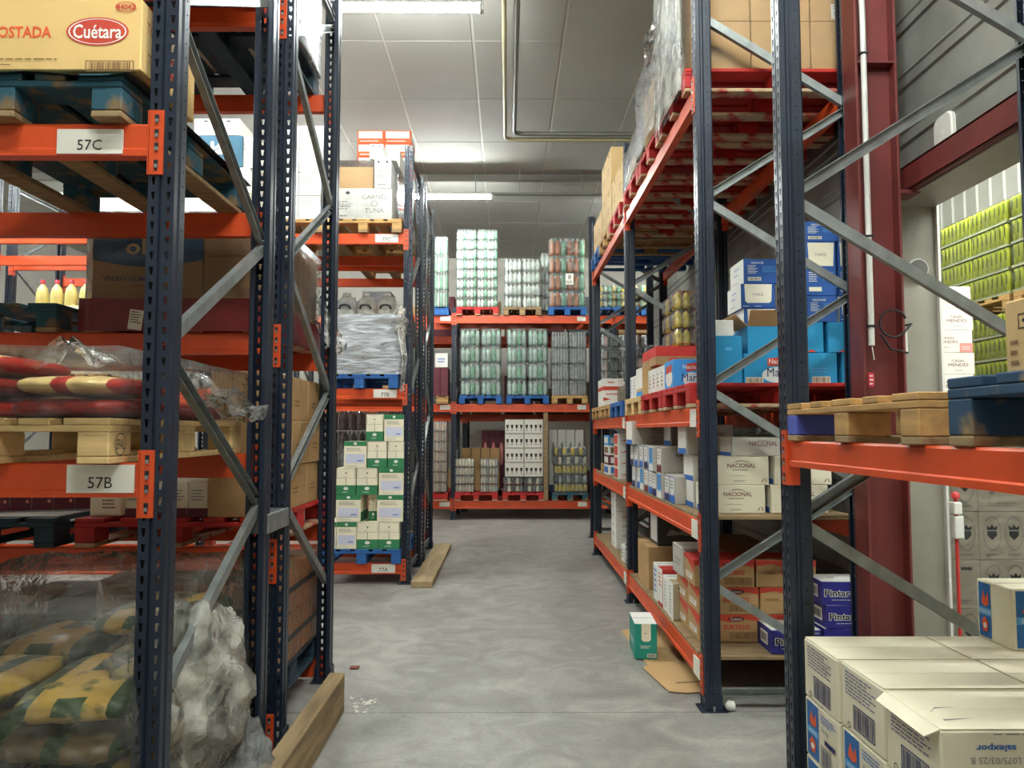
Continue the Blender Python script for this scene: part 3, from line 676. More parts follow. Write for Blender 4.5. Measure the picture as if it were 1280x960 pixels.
def wpack(kind, px0, px1, d, nlay, z0, z1, ncol, desc, *args, dep=.4, gap=.004, **kw):
    x0, x1 = XAT(px0, d), XAT(px1, d); w, h = (x1 - x0) / ncol, (z1 - z0) / nlay
    nx = args[0]; p = pack_mesh(kind, w - gap - .008, dep, h - .003, *args, **kw)
    for i in range(nlay):
        for c in range(ncol):
            side = '' if ncol == 1 else (', pack on the left' if c == 0 else ', pack on the right' if c == ncol - 1 else ', middle pack')
            pack(p, f'{desc}, {up(i, nlay)} layer{side}'.replace(', pack on the left', ', left pack').replace(', pack on the right', ', right pack'), x0 + w * (c + .5), d + dep / 2 + .01, z0 + h * i)
# ------------------------------------------------------------------ near 57 rack, upper level: biscuit cartons
def fcx(px, d, y=539): return XAT(px, d, y)
for k, xk in enumerate((-1.64, -2.5)):  # unseen pallets and loads added to keep lamp light off the rack interior
    pallet('wood', ('wooden pallet on the topmost rails of the 57 rack at the aisle end', 'wooden pallet on the topmost rails of the 57 rack, second from the aisle')[k], xk, 3.05, 3.7305)
    a = thing('wrapped_load', ('film-wrapped brown load on the topmost rails of the 57 rack at the aisle end', 'film-wrapped brown load on the topmost rails of the 57 rack, second from the aisle')[k], 'wrapped load', (xk, 3.05, 3.8755)); q = MB(); q.box(-.38, -.57, 0, .38, .57, .8, kraft, .01); q.obj('carton_core', a); shell(-.395, -.585, .002, .395, .585, .815, .005, 33 + k, film_l, .1).obj('film_wrap', a)
z = LV['C'] + .0005
xc = AT(150, 130, 2.44)[0]; pallet('teal', 'worn teal pallet under the yellow biscuit carton at card 57C', xc - .4, 3.05, z)
zt = z + .1445
mb = MB(); n = 10
vs = [(xc - .82 + .85 * i / n, 2.43 + 1.2 * j / 6, zt + .003 + (.012 * abs(noise3(i * .4, j * .5, 0, 1)) if 0 < j else -.012 + .008 * math.sin(i * 1.3))) for j in range(7) for i in range(n + 1)]
mb.geo(vs, [(j * (n + 1) + i, j * (n + 1) + i + 1, (j + 1) * (n + 1) + i + 1, (j + 1) * (n + 1) + i) for j in range(6) for i in range(n)], M('black_sheet', '#191b1c', .35, .1))
o = mb.obj('plastic_sheet'); tag(o, 'thin black plastic sheet between the teal pallet and the biscuit cartons', 'sheet')
W_, H_, D_ = .6, .243, .43
pr = {'front': [('t', 'TOSTADA', .335, .53, .04, orange_i, .205, 0, .025), ('e', .758, .54, .172, .2, red_i), ('ring', .758, .54, .16, .18, white_i, .05), ('t', 'Cuétara', .758, .54, .048, white_i, .16, 0, .015), ('ring', .91, .885, .057, .075, red_i, .12), ('t', '44042', .91, .885, .018, red_i, None, 0, .02), ('l', .2, .13, .58, .17, brown_i, 1), ('l', .2, .05, .3, .09, brown_i, 1), ('o', .70, -.02, .965, .13, brown_i, .003), ('b', .72, 0, .95, .11, brown_i)],
      'right': [('t', 'TOSTADA', .3, .68, .04, red_i, .19), ('e', .62, .45, .2, .18, red_i), ('t', 'Cuétara', .62, .45, .03, white_i, .13), ('o', .3, .05, .6, .22, brown_i, .004), ('l', .1, .28, .35, .34, brown_i, 1)]}
p = carton('cuetara', W_, D_, H_, yellow_c, pr, tape=tape_m)
xr = AT(177, 50, 2.47)[0]
put(p, 'yellow biscuit carton with red oval logo on the teal pallet', xr - W_ / 2, 2.47 + D_ / 2, zt + .02)
# middle level: sacks on the EPAL pallet
zb = LV['B'] + .0005
ep = pallet('pale', 'pale wooden pallet with a round EPAL stamp above card 57B', -1.647, 3.02, zb)
mb = MB(); T = Matrix.Translation((-1.647 + .4 - .0725 * 0, 2.42 + .0725, zb + .0225)); prints(mb, 'right', 0, .145, .077, [('ring', .5, .5, .25, .47, black_i, .09), ('t', 'EPAL', .5, .5, .032, black_i, .052)], Matrix.Translation((.4, -.6 + .0725, .0225)))
k = mb.obj('stamp', ep); k['label'] = 'black round EPAL stamp burnt into the block'
sk_red = M('red_sack_print', '#a92a20', .35, .15, 12, bump=.25); sk_cream = M('cream_sack', '#d6b878', .4, .12, 14, bump=.25); sk_green = M('green_sack_print', '#2b4524', .4, 0, 16, second='#8c8238', thr=(.56, .66), bump=.5); sk_yel = M('yellow_sack', '#bd9a48', .4, 0, 14, second='#56602e', thr=(.55, .68), bump=.5); sk_br = M('brown_sack', '#6d5a3c', .4, .3, 9, bump=.3)
def sack_mesh(key, w, l, h, ends, mid, seed, stripe=None):
    if key in PROTO: return PROTO[key]
    mb = MB(); nu, nv = 28, 16; vs = []
    for i in range(nu + 1):
        u = -1 + 2 * i / nu; wv = (1 - abs(u) ** 7) ** .5 * .9 + .1; hv = (1 - abs(u) ** 4) ** .5 * .92 + .04
        for j in range(nv):
            a = 2 * PI * j / nv; cx_, sy = math.cos(a), math.sin(a)
            f = lambda q, e: math.copysign(abs(q) ** e, q)
            b = 1 + .05 * noise3(u * 2.2, cx_ * 1.6, sy, seed)
            crease = 1 - .06 * math.exp(-((u - .35) / .05) ** 2) - .06 * math.exp(-((u + .35) / .05) ** 2)
            vs.append((w / 2 * u, l / 2 * f(cx_, .6) * wv * b, h / 2 + h / 2 * f(sy, .75) * hv * b * crease))
    fs, ms = [], []
    for i in range(nu):
        u = -1 + 2 * (i + .5) / nu
        for j in range(nv):
            fs.append((i * nv + j, i * nv + (j + 1) % nv, (i + 1) * nv + (j + 1) % nv, (i + 1) * nv + j)); s = abs(u) > .78 or abs(u) < .14
            if stripe: s = abs(u) > .55 or (abs(u) < .2 and (j // 2) % 2)
            ms.append(ends if s else mid)
    for m_ in (ends, mid):
        q = [f for f, mm in zip(fs, ms) if mm is m_]; b = len(mb.v); mb.geo(vs, q, m_, True)
    mb.poly(vs[:nv], ends); mb.poly(vs[-nv:], ends)
    PROTO[key] = mb.mesh('sack'); return PROTO[key]
zs = zb + .145
sm1, sm2, sm3 = sack_mesh('sr1', .36, .5, .072, sk_red, sk_cream, 1), sack_mesh('sr2', .4, .5, .07, sk_red, sk_red, 4), sack_mesh('sr3', .38, .5, .072, sk_red, sk_cream, 8)
for me, x, y, zz, rz, lb in ((sm3, -1.84, 2.7, 0, .0, 'red and cream rice packet lying lowest by the pallet edge under film'), (sm2, -1.43, 2.7, 0, .0, 'plain red packet lying lowest near the rack upright'),
                             (sm2, -1.82, 2.68, .073, .0, 'plain red packet in the middle of the film-covered pile'), (sm1, -1.425, 2.69, .071, .0, 'cream packet with red bands in the middle layer next to the upright'),
                             (sm1, -1.80, 2.7, .144, .03, 'cream packet with red bands on top of the film-covered pile'), (sm3, -1.63, 3.32, 0, 0, 'cream packet at the back of the pale pallet, lowest'),
                             (sm2, -1.45, 3.3, .062, 0, 'plain red packet at the back of the pale pallet beside brown cartons'), (sm1, -1.9, 3.32, .124, 0, 'cream packet with red bands at the back, uppermost')):
    if lb.startswith('cream packet at the back of'): x = -1.86; 
    if lb.endswith('uppermost'): zz = .0735
    if 'beside brown' in lb: zz = 0; x = -1.43
    tag(O('rice_packet', me, None, (x, y, zs + zz), rz), lb, 'packet')
fl = tag(shell(-2.07, 2.41, zs + .002, -1.215, 3.6, zs + .225, .012, 5, film_l, .07).obj('film_cover'), 'clear film sheet covering the red and cream packets on the pale pallet', 'film')
tag(wisp([(-1.35, 2.95, zs + .2), (-1.22, 3.0, zs + .14), (-1.1, 3.15, zs + .05), (-1.12, 3.3, zs + .01)], (.1, .3, .3, .16), 3, film, 14, .025).obj('film_tail'), 'loose end of clear film beside the red packets at the rack side', 'film')
tag(wisp([(-1.52, 2.5, zs + .17), (-1.44, 2.52, zs + .26), (-1.33, 2.55, zs + .18)], (.14, .05, .16), 8, film_w, 8, .012).obj('film_peak'), 'pointed fold of film standing up above the red and cream packets', 'film')
# floor level: green and yellow sacks under film
pallet('grey', 'weathered pallet on the floor below card 57B under the green sacks', -1.62, 3.02, .0005)
g1, g2, g3 = sack_mesh('sg1', .42, .56, .105, sk_green, sk_yel, 2, True), sack_mesh('sg2', .42, .56, .105, sk_green, sk_br, 5), sack_mesh('sg3', .42, .56, .105, sk_yel, sk_green, 9, True)
for i in range(6):
    for c in range(2):
        for r_ in range(2):
            if i == 5 and (c == 0 or r_ == 0): continue
            x = -1.83 + .425 * c + R.uniform(-.03, .03); y = 2.73 + .58 * r_ + R.uniform(-.02, .02)
            o = tag(O('feed_sack', (g1, g2, g3)[(i * 2 + c + r_) % 3], None, (x, y, .146 + i * .118), R.uniform(-.12, .12)), f'green and yellow sack under film, {up(i, 6)} layer, {("front", "rear")[r_]} row, {("outer", "upright")[c]} side', 'sack', 'sacks on the floor pallet')
            o.rotation_euler.x = R.uniform(-.05, .05); o.rotation_euler.y = R.uniform(-.06, .06)
tag(shell(-2.12, 2.38, .12, -1.15, 3.62, 1.0, .04, 2, film_m, .06, .12).obj('film_cover'), 'shiny clear film drawn over the green and yellow sacks on the floor', 'film')
tag(blob(-1.25, 3.0, .52, .24, .38, .38, 4, film_w, .17, 64, 40).obj('film_bundle'), 'crumpled whitish film bulging from the sacks beside the rack brace', 'film')
tag(blob(-1.1, 3.2, .2, .14, .2, .17, 11, film, .2, 44, 28).obj('film_bundle'), 'smaller crumpled film bag hanging near the floor behind the upright', 'film')
# ------------------------------------------------------------------ run behind 57
orangek = M('orange_brown_board', '#b9783f', .6, .1, 4)
z = .131; pallet('dark', 'blackish pallet on the lowest rail behind the 57 rack', -1.6, 4.42, z)
p = carton('ok', .385, .38, .26, orangek, {'right': [('r', .02, .42, .98, .55, black_i)], 'front': [('r', 0, .42, 1, .55, black_i), ('l', .1, .7, .6, .9, brown_i, 2)]}, tape=tape_m)
for i in range(2):
    for c in range(2):
        for k in range(3): put(p, f'orange-brown carton behind the 57 rack, {("lower", "upper")[i]} layer, {("front", "middle", "rear")[k]}, {("outer", "aisle")[c]} column', -1.79 + .39 * c, 4.02 + .385 * k, z + .145 + .262 * i)
tag(shell(-1.995, 3.82, z + .15, -1.195, 4.99, z + .69, .008, 6, film_l, .1).obj('film_cover'), 'clear film wound round the orange-brown cartons behind the 57 rack', 'film')
z = .9755; pallet('red', 'red pallet behind the 57 rack carrying tall brown cartons', -1.66, 4.45, z, 0, .96, 1.2)
p = carton('bk', .3, .37, .243, kraft, {'right': [('l', .2, .3, .5, .5, brown_i, 2)]}, tape=tape_m)
for i in range(3):
    for k in range(3): put(p, f'plain brown carton by post behind 57 rack, {("bottom", "middle", "top")[i]} layer, {("front", "middle", "rear")[k]}', -1.345 + (.012 if i == 1 else 0), 4.06 + .375 * k, z + .145 + .2445 * i)
p = carton('ws', .1, .3, .175, cream_c, {'front': [('r', 0, 0, 1, .25, maroon_c), ('l', .15, .45, .85, .8, grey_i, 4)]})
for k, w_ in enumerate(('first', 'second', 'third', 'fourth')): put(p, f'slim cream carton with dark foot on the red pallet, {w_} from the outer end', -1.865 + .104 * k, 4.05, z + .145)
put(carton('be', .16, .3, .11, cream_c, {'front': [('l', .4, .3, .9, .8, brown_i, 3)]}), 'beige carton at the outer end of the red pallet behind 57B', -2.04, 4.1, z + .145)
pallet('dark', 'dark blue pallet behind the 57 rack under the purple cartons', -2.64, 4.45, z, 0, .8, 1.2)
mb = MB(); mb.box(-3.03, 3.9, z + .145, -2.25, 5.0, z + .149, M('slip_sheet', '#8c857a', .7, .1)); tag(mb.obj('slip_sheet'), 'grey slip sheet on the dark blue pallet behind the 57 rack', 'sheet')
p = carton('pw', .1, .2, .15, white_c, {'front': [('r', 0, 0, 1, .55, maroon_c), ('e', .8, .3, .08, .06, pink_i)]})
for k in range(7): put(p, f'purple and white carton on the grey slip sheet, {ORD[k] if k else "first"} from the outer end', -2.95 + .1 * k, 4.2 + .03 * k, z + .15, .28)
z = 2.0455; pallet('teal', 'empty wooden pallet on the rail behind the 57 rack, shade painted in', -2.65, 4.42, z)  # plain unlit wood; the dark teal paint stands in for its shade
pallet('red', 'red pallet behind the 57 rack wrapped in dark red sheet', -1.68, 4.42, z, 0, .9, 1.15)
redfilm = M('dark_red_sheet', '#6d1719', .3, .25, 6, bump=.4)
o = tag(shell(-2.145, 3.835, z + .004, -1.215, 5.01, z + .17, .005, 9, redfilm, .08, 0, False).obj('sheet_skirt'), 'dark red plastic sheet around the pallet under the oil carton', 'sheet')
mb = MB(); prints(mb, 'front', .07, 0, .1, [('r', 0, 0, 1, 1, paper), ('l', .1, .3, .9, .95, black_i, 5)], Matrix.Translation((-1.86, 3.822, z + .01)) @ Matrix.Rotation(.12, 4, 'Y')); k = mb.obj('sticker', o); k['label'] = 'white printed sticker'
pr = {'front': [('p', [(0, .48)] + [(.1 * q, .48 - .09 * math.sin(q * PI / 10)) for q in range(1, 10)] + [(1, .48), (1, 1), (0, 1)], dblue_i), ('t', 'olá', .45, .64, .085, kraftl, .17, 0, .02), ('t', 'ÓLEO ALIMENTAR', .42, .25, .028, dblue_i, .34, 0, .02), ('l', .35, .14, .75, .18, brown_i, 1)], 'right': [('l', .2, .2, .8, .8, brown_i, 3)]}
p = carton('ola', .56, .52, .42, kraftd, pr, tape=tape_m)
put(p, 'big brown cooking oil carton with blue arch, faced to the 57 rack', -1.83, 4.14, z + .175); put(p, 'big brown cooking oil carton, back half of the red pallet', -1.83, 4.68, z + .175)
p = carton('ola2', .31, .52, .42, kraftd, {'front': [('l', .1, .5, .9, .55, brown_i, 1)]}, tape=tape_m)
put(p, 'narrow brown carton beside the cooking oil carton behind the brace', -1.39, 4.14, z + .175); put(p, 'narrow brown carton at the rear beside the cooking oil carton', -1.39, 4.68, z + .175)
tag(shell(-2.125, 3.86, z + .176, -1.22, 4.97, z + .62, .006, 12, film_l, .1).obj('film_cover'), 'clear film stretched over the cooking oil cartons', 'film')
tag(wisp([(-1.22, 4.9, 2.42), (-1.17, 4.92, 2.25), (-1.1, 4.93, 2.1), (-1.12, 4.93, 2.06)], (.06, .16, .2, .1), 6, film_w, 14, .02).obj('film_tail'), 'white tail of film hanging off the red sheet beside the rear upright', 'film')
z = 3.7405; pallet('dark', 'dark pallet high behind the 57 rack, seen from below', -1.66, 4.42, z); pallet('grey', 'weathered pallet high behind the 57 rack, seen from below', -2.6, 4.42, z)
a = thing('wrapped_load', 'grey film-wrapped load on the high dark pallet behind the 57 rack', 'wrapped load', (0, 0, 0)); shell(-2.02, 3.86, z + .147, -1.25, 4.98, z + 1.2, .02, 21, film_d, .1).obj('film_wrap', a)
mb = MB(); mb.box(-1.98, 3.92, z + .146, -1.3, 4.92, z + 1.15, grey_c, .01); mb.obj('carton_core', a)
# open carton low behind
def open_carton(label, x, y, z, w, d, h, m, rz=0, inner=None, tilt=.9):
    a = thing('open_carton', label, 'box', (x, y, z), rz); mb = MB(); t = .004
    mb.box(-w / 2, -d / 2, 0, w / 2, d / 2, t, m); mb.box(-w / 2, -d / 2, t, w / 2, -d / 2 + t, h, m); mb.box(-w / 2, d / 2 - t, t, w / 2, d / 2, h, m); mb.box(-w / 2, -d / 2 + t, t, -w / 2 + t, d / 2 - t, h, m); mb.box(w / 2 - t, -d / 2 + t, t, w / 2, d / 2 - t, h, m); mb.obj('body', a)
    for k, (ax, s) in enumerate((('x', -1), ('x', 1), ('y', -1), ('y', 1))):
        f = MB(); q = tilt * (.8 + .35 * R.random())
        if ax == 'x':
            e = (s * (w / 2 + d * .42 * math.sin(q)), h + d * .42 * math.cos(q)); f.poly([(s * w / 2, -d / 2, h), (s * w / 2, d / 2, h), (e[0], d / 2, e[1]), (e[0], -d / 2, e[1])], inner or m)
        else:
            e = (s * (d / 2 + d * .42 * math.sin(q)), h + d * .42 * math.cos(q)); f.poly([(-w / 2, s * d / 2, h), (w / 2, s * d / 2, h), (w / 2, e[0], e[1]), (-w / 2, e[0], e[1])], inner or m)
        solid(f.obj('flap', a), .004)
    return a
pallet('dark', 'blackish pallet low behind the 57 rack near the open carton', -2.45, 4.42, .131)
p = carton('dk', .38, .5, .34, M('slate_board', '#4b4a4d', .7, .1))
for k in range(2):
    for r_ in range(2): put(p, f'slate carton low behind the 57 rack, {("inner", "outer")[k]} one of the {("front", "rear")[r_]} pair', -2.25 - .39 * k, 4.15 + .51 * r_, .276)
open_carton('small opened white carton with raised flaps low behind the 57 rack', -2.48, 4.1, .617, .22, .16, .06, white_c, .1, kraft)
# ------------------------------------------------------------------ row 77
D7 = 7.9
z = 3.6105; pallet('wood', 'wooden pallet at card 77C under the white cartons', -1.5, D7 + .58, z); zt = z + .1445
def front_carton(key, px, d, dep, m, pr, label, z=None, h=None, tape=None, **kw):
    x0, x1, z0, z1 = rect(*px, d); hh = h or (z1 - z0); p = carton(key, x1 - x0 - .003, dep, hh - .002, m, pr, tape, **kw)
    return put(p, label, (x0 + x1) / 2, d + dep / 2, z0 if z is None else z)
can = lambda s: {'front': [('e', .25, .85, .06, .05, black_i), ('e', .75, .85, .06, .05, black_i), ('l', .15, .3, .85, .6, grey_i, 4), ('l', .2, .06, .8, .16, grey_i, 1)]}
front_carton('w1', (400, 237, 446, 278), D7, .5, white_c, can(1), 'white carton at card 77C, bottom layer, next to the scribbled one', zt, .33)
front_carton('w2', (446, 237, 490, 278), D7, .5, white_c, {'front': [('t', 'CARNES', .5, .72, .05, grey_i), ('t', 'TUNA', .5, .28, .05, grey_i), ('ring', .5, .5, .1, .1, grey_i, .2)]}, 'white carton with scribbled grey lettering at card 77C', zt, .33)
front_carton('w3', (468, 198, 489, 238), D7, .5, white_c, can(1), 'tall white carton standing on the scribbled carton', zt + .331, .33)
front_carton('k1', (415, 206, 467, 238), D7 + .1, .5, kraft, {}, 'brown carton on the white carton at card 77C', zt + .331, .26)
front_carton('w4', (462, 178, 479, 198), D7 + .06, .3, white_c, can(1), 'small white carton on top of the tall white carton', zt + .662, .165)
front_carton('g1', (480, 172, 500, 198), D7 + .45, .5, grey_c, {}, 'grey-brown carton leaning behind the small white carton, topmost', zt + .662, .24)
tag(shell(XAT(398, D7), D7 - .012, zt + .01, XAT(492, D7), D7 + .62, zt + .62, .006, 31, film_l, .1).obj('film_cover'), 'clear film round the white cartons at card 77C', 'film')
pallet('wood', 'wooden pallet behind the white cartons of 77C under orange cartons', -1.5, 9.85, z)
p = carton('ow', (XAT(511, 9.25) - XAT(442, 9.25)) / 2 - .003, .4, .163, orange_i, {'front': [('r', .05, .4, .93, .92, white_c), ('l', .5, .6, .85, .7, grey_i, 1), ('l', .1, .12, .9, .25, white_i, 1)], 'right': [('r', .05, .4, .93, .92, white_c)]})
nO = 9
for i in range(nO):
    for c in range(2): put(p, f'orange and white carton stacked high behind 77C, {up(i, nO)} layer, {("outer", "aisle")[c]} column', XAT(442, 9.25) + (c + .5) * (p['w'] + .003), 9.25 + .2, zt + .165 * i)
pallet('wood', 'wooden pallet on the 77C level seen between the 57 uprights', -2.31, D7 + .58, z)
pp = {'front': [('l', .1, .55, .6, .85, grey_i, 5), ('r', .7, .1, .95, .7, M('pale_blue_ink', '#c3cbdc', .7, 0))]}
for i in range(4):
    for c in range(2): front_carton('wp', (342 + 31 * c, 255, 372 + 31 * c, 285), D7, .5, white_c, pp, f'white carton seen between the 57 uprights, {up(i, 4)} layer, {("outer", "aisle")[c]} column', zt + .25 * i, .248)
pallet('wood', 'wooden pallet on the 77C level under the blue oil carton', -3.12, D7 + .58, z)
for i in range(2):
    for c in range(3): front_carton('wq', (215 + 32 * c, 240, 247 + 32 * c, 280), D7, .5, white_c, pp, f'white carton below the blue oil carton, {("lower", "upper")[i]} layer, {("outer", "middle", "inner")[c]} one', zt + .275 * i, .273)
front_carton('olab', (225, 165, 303, 207), D7, .5, M('oil_blue', '#1a5570', .6, .05), {'front': [('t', 'olá', .5, .6, .14, white_c, .27, 0, .03), ('l', .2, .15, .8, .25, white_i, 1)]}, 'dark blue cooking oil carton on the 77C level', zt + .55, .34)
front_carton('wr', (243, 145, 300, 166), D7, .4, white_c, can(1), 'white carton on top of the blue oil carton', zt + .891, .18)
front_carton('wr2', (302, 165, 322, 205), D7 + .02, .4, white_c, pp, 'narrow white carton beside the blue oil carton', zt + .55, .33)
pallet('wood', 'wooden pallet at the outer end of the 77C level', -4.3, D7 + .58, z)
for i in range(2):
    for c in range(2): front_carton('ws2', (100 + 44 * c, 240, 143 + 44 * c, 280), D7, .5, white_c, pp, f'white carton glimpsed under the teal pallet boards, {("lower", "upper")[i]} layer, {("outer", "inner")[c]} one', zt + .275 * i, .273)
z = 1.9905; zt = z + .1445; pallet('blue', 'blue pallet at card 77B under the film-wrapped block', -1.52, D7 + .58, z)
a = thing('wrapped_load', 'grey block tightly wound in film at card 77B', 'wrapped load')
x0, x1 = XAT(404, D7), XAT(500, D7)
shell(x0, D7, zt + .002, x1, D7 + 1.1, 2.76, .008, 41, film_d, .06).obj('film_wrap', a)
mb = MB()
for i in range(2):
    for c in range(2): mb.box(x0 + .012 + (x1 - x0 - .02) / 2 * c, D7 + .02, zt + .003 + .3 * i, x0 + .006 + (x1 - x0 - .02) / 2 * (c + 1), D7 + 1.08, zt + .3 + .3 * i, grey_c, .006)
mb.obj('carton_core', a)
mb = MB(); mb.box(x0 + .02, D7 + .25, 2.775, x1 - .08, D7 + 1.08, 2.787, kraftd, .002); tag(mb.obj('board'), 'thin brown board on the film-wrapped block carrying clear jars', 'board')
jar_m = M('clear_jar', '#d5d6ce', .1, .2, 12, alpha=.4)
jm = MB(); jm.lathe([(.09, 0), (.112, .02), (.112, .15), (.1, .2), (.05, .245), (.04, .26)], 0, 0, 0, jar_m, 20); jm = jm.mesh('jar'); jc = MB(); jc.lathe([(.045, .25), (.045, .285), (0, .285)], 0, 0, 0, cap_w, 12); jc = jc.mesh('cap'); jh = MB(); jh.tube([(-.06, -.1, .1), (-.045, -.125, .13), (0, -.135, .14), (.045, -.125, .13), (.06, -.1, .1)], .012, blackp, 8); jh = jh.mesh('handle')
for k, px in enumerate((434, 459, 484)):
    for r_ in range(2):
        o = tag(O('water_jar', jm, None, (XAT(px, 8.55), 8.45 + .26 * r_, 2.788)), f'clear water jar on brown board, {("outer", "middle", "aisle-side")[k]} one of the {("front", "rear")[r_]} row', 'jar'); O('cap', jc, o); O('handle', jh, o)
tag(blob(XAT(498, D7 - .05), D7 + .08, 2.66, .1, .1, .2, 17, film_w, .35, 26, 18).obj('film_bundle'), 'knot of loose film on the shoulder of the wrapped block', 'film')
tag(wisp([(XAT(500, D7), D7 - .04, 2.6), (XAT(506, D7), D7 - .05, 2.3), (XAT(503, D7), D7 - .06, 1.95)], (.1, .08, .06), 4, film_w, 14, .015).obj('film_tail'), 'strip of loose film hanging down past the 77B card', 'film')
pallet('wood', 'wooden pallet at the 77B level, seen past the 57 rack', -4.55, D7 + .58, z)
cream3 = carton('cj', .38, .4, .235, cream_c, {'front': [('l', .2, .3, .8, .7, grey_i, 3)]})
for i in range(3):
    for c in range(2): put(cream3, f'cream carton under the red-capped jugs, {("bottom", "middle", "top")[i]} layer, {("outer", "inner")[c]} one', -4.74 + .385 * c, D7 + .2, zt + .236 * i)
jug = MB(); jug.lathe([(.05, 0), (.062, .01), (.062, .13), (.05, .19), (.02, .235), (.018, .25)], 0, 0, 0, M('yellow_jug', '#d9c87e', .3, .1, 9), 14); jug = jug.mesh('jug'); jgc = MB(); jgc.lathe([(.024, .245), (.024, .285), (0, .285)], 0, 0, 0, cap_r, 12); jgc = jgc.mesh('cap')
for k in range(6):
    o = tag(O('oil_jug', jug, None, (-4.86 + .15 * k, D7 + .1, zt + .709)), f'yellow oil jug with red cap seen over the empty pallet, {ORD[k] if k else "first"} from the outer end', 'jug'); O('cap', jgc, o)
for c in range(4): front_carton('wl', (190 + 38 * c, 462, 227 + 38 * c, 487), D7, .5, white_c, {'front': [('r', 0, .55, 1, .7, green_i)]}, f'white carton with green band at the 77B level, {("outermost", "second", "third", "innermost")[c]} of four', zt, .22) if c > 1 else None
z = .2105; zt = z + .1445; pallet('blue', 'blue pallet at card 77A under the green and white cartons', -1.475, D7 + .58, z)
lab = [('r', 0, .82, 1, 1, green_i), ('e', .5, .91, .07, .05, white_i), ('l', .12, .62, .9, .76, grey_i, 3), ('r', .08, .18, .92, .52, M('pale_lilac', '#c9cbdc', .7, 0)), ('l', .6, .22, .9, .32, blue_i, 1), ('l', .15, .06, .8, .1, grey_i, 1)]
frn = [('r', 0, 0, 1, .36, green_i), ('e', .5, .24, .12, .06, white_i), ('l', .3, .08, .7, .13, white_i, 1), ('r', .49, .36, .51, .62, black_i), ('o', .03, .62, .97, .98, grey_i, .003), ('p', [(.44, .86), (.5, .76), (.56, .86), (.5, .82)], black_i), ('l', .35, .66, .65, .7, grey_i, 1)]
sidep = [('r', 0, 0, 1, .36, green_i)]
rows = [(651, 687, [(405, 422, 'w'), (422, 447.3, 'w'), (447.3, 474.3, 'f'), (474.3, 500.7, 'f')]), (615, 650, [(421, 452.3, 'w'), (458.7, 471.4, 'f'), (472, 505, 'w')]), (582.6, 614, [(421, 445.5, 'f'), (446.3, 472.6, 'f'), (474, 505.4, 'w')]), (549.5, 581.6, [(430, 458.7, 'w'), (459.4, 483.9, 'f'), (485, 505.5, 'f')]), (518, 548, [(457.5, 479, 'f'), (480, 505, 'w')])]
zz = zt
for i, (y0, y1, cells) in enumerate(rows):
    h = ZAT(y0, D7) - ZAT(y1, D7) 
    for k, (a_, b_, t) in enumerate(cells):
        dd = D7 + (.12 if (i, k) == (1, 1) else 0); w = XAT(b_, D7) - XAT(a_, D7) - .004
        p = carton(f'gw{t}{i}{k}', w, .4, .272, cream_c, {'front': lab if t == 'w' else frn, 'right': sidep}, seamdir='y')
        put(p, f'green and white {"label-sided" if t == "w" else "fold-fronted"} carton at 77A, {up(i, 5)} layer, {("first", "second", "third", "fourth")[k]} from the outer end', XAT((a_ + b_) / 2, D7), dd + .2, zz)
    zz += .2735
pallet('grey', 'weathered pallet on the floor rail behind the 77 rack', -1.5, 9.85, z)
gk = (6, 2, [g_grey, g_dark], cap_k)
wpack('gy', 388, 455, 9.3, 6, zt, 1.8, 2, 'grey bottle pack behind the 77A cartons', 6, 2, [g_grey, g_dark], cap_k)
wpack('gy2', 470, 519, 9.3, 6, zt, 1.8, 2, 'grey bottle pack behind 77A close to the aisle', 6, 2, [g_grey, g_clear], cap_k)
# ------------------------------------------------------------------ far row
FF = FD - .04
def fpal(kind, px0, px1, z, label): return pallet(kind, label, (XAT(px0, FF) + XAT(px1, FF)) / 2, FF + .6, z, 0, round(XAT(px1, FF) - XAT(px0, FF), 2), 1.2)
for lv, (zr, hs) in enumerate(((.332, (.62, .5, .7, .44)), (1.882, (.55, .75, .5, .62)), (3.402, (.7, .9, .6, .8)))):
    for k in range(9):
        m_ = (kraftd, maroon_c, M('slate_board', '#4b4a4d', .7, .1), kraftd, dblue_i, M('slate_board', '#4b4a4d', .7, .1), kraft, maroon_c, kraftd)[(k + lv * 2) % 9]; h_ = hs[k % 4]
        x_ = xf[k // 4] + .12 + (.42 + .63 * (k % 4) if k < 8 else .45)
        p = carton(f'bb{(k + lv * 2) % 9}{k % 4}{lv}', .56, .6, h_, m_, {'front': [('l', .2, .4, .8, .7, grey_i, 3)]}, tape=tape_m)
        put(p, f'{("brown", "maroon", "slate", "brown", "deep blue", "slate", "light brown", "maroon", "brown")[(k + lv * 2) % 9]} carton deep behind the far row, {("floor", "middle", "top")[lv]} level, {ORD[k] if k else "first"} from the 77 side', x_, FD + 1.75, zr)
z = 3.6105; zt = z + .145
fpal('blue', 540, 560, z, 'blue pallet at the far row, top level, beside the 77 posts'); wpack('fa', 541, 559, FF, 4, zt, ZAT(295, FF), 1, 'pale green bottle pack on the narrow far stack', 5, 2, [g_green, g_clear], cap_w, dep=.35)
fpal('red', 570, 623, z, 'red pallet on the far top level under eight layers of bottles'); wpack('fb', 569, 622, FF, 8, zt, ZAT(286, FF), 2, 'green water bottle pack on the tall far stack', 6, 2, [g_clear, g_clear, g_green], cap_g, dep=.35)
fpal('grey', 629, 677, z, 'weathered pallet on the far top level under the clear film stack'); wpack('fc', 630, 676, FF, 4, zt, ZAT(322, FF), 2, 'frosted clear pack on the grey film stack', 4, 2, g_clear, cap_w, dep=.35)
fpal('blue', 686, 734, z, 'dark blue pallet on the far top level under orange drink bottles'); wpack('fd', 687, 733, FF, 4, zt, ZAT(296, FF), 1, 'orange and green drink bottle pack on far top level', 6, 2, [g_or, g_or, g_green], cap_g, dep=.35)
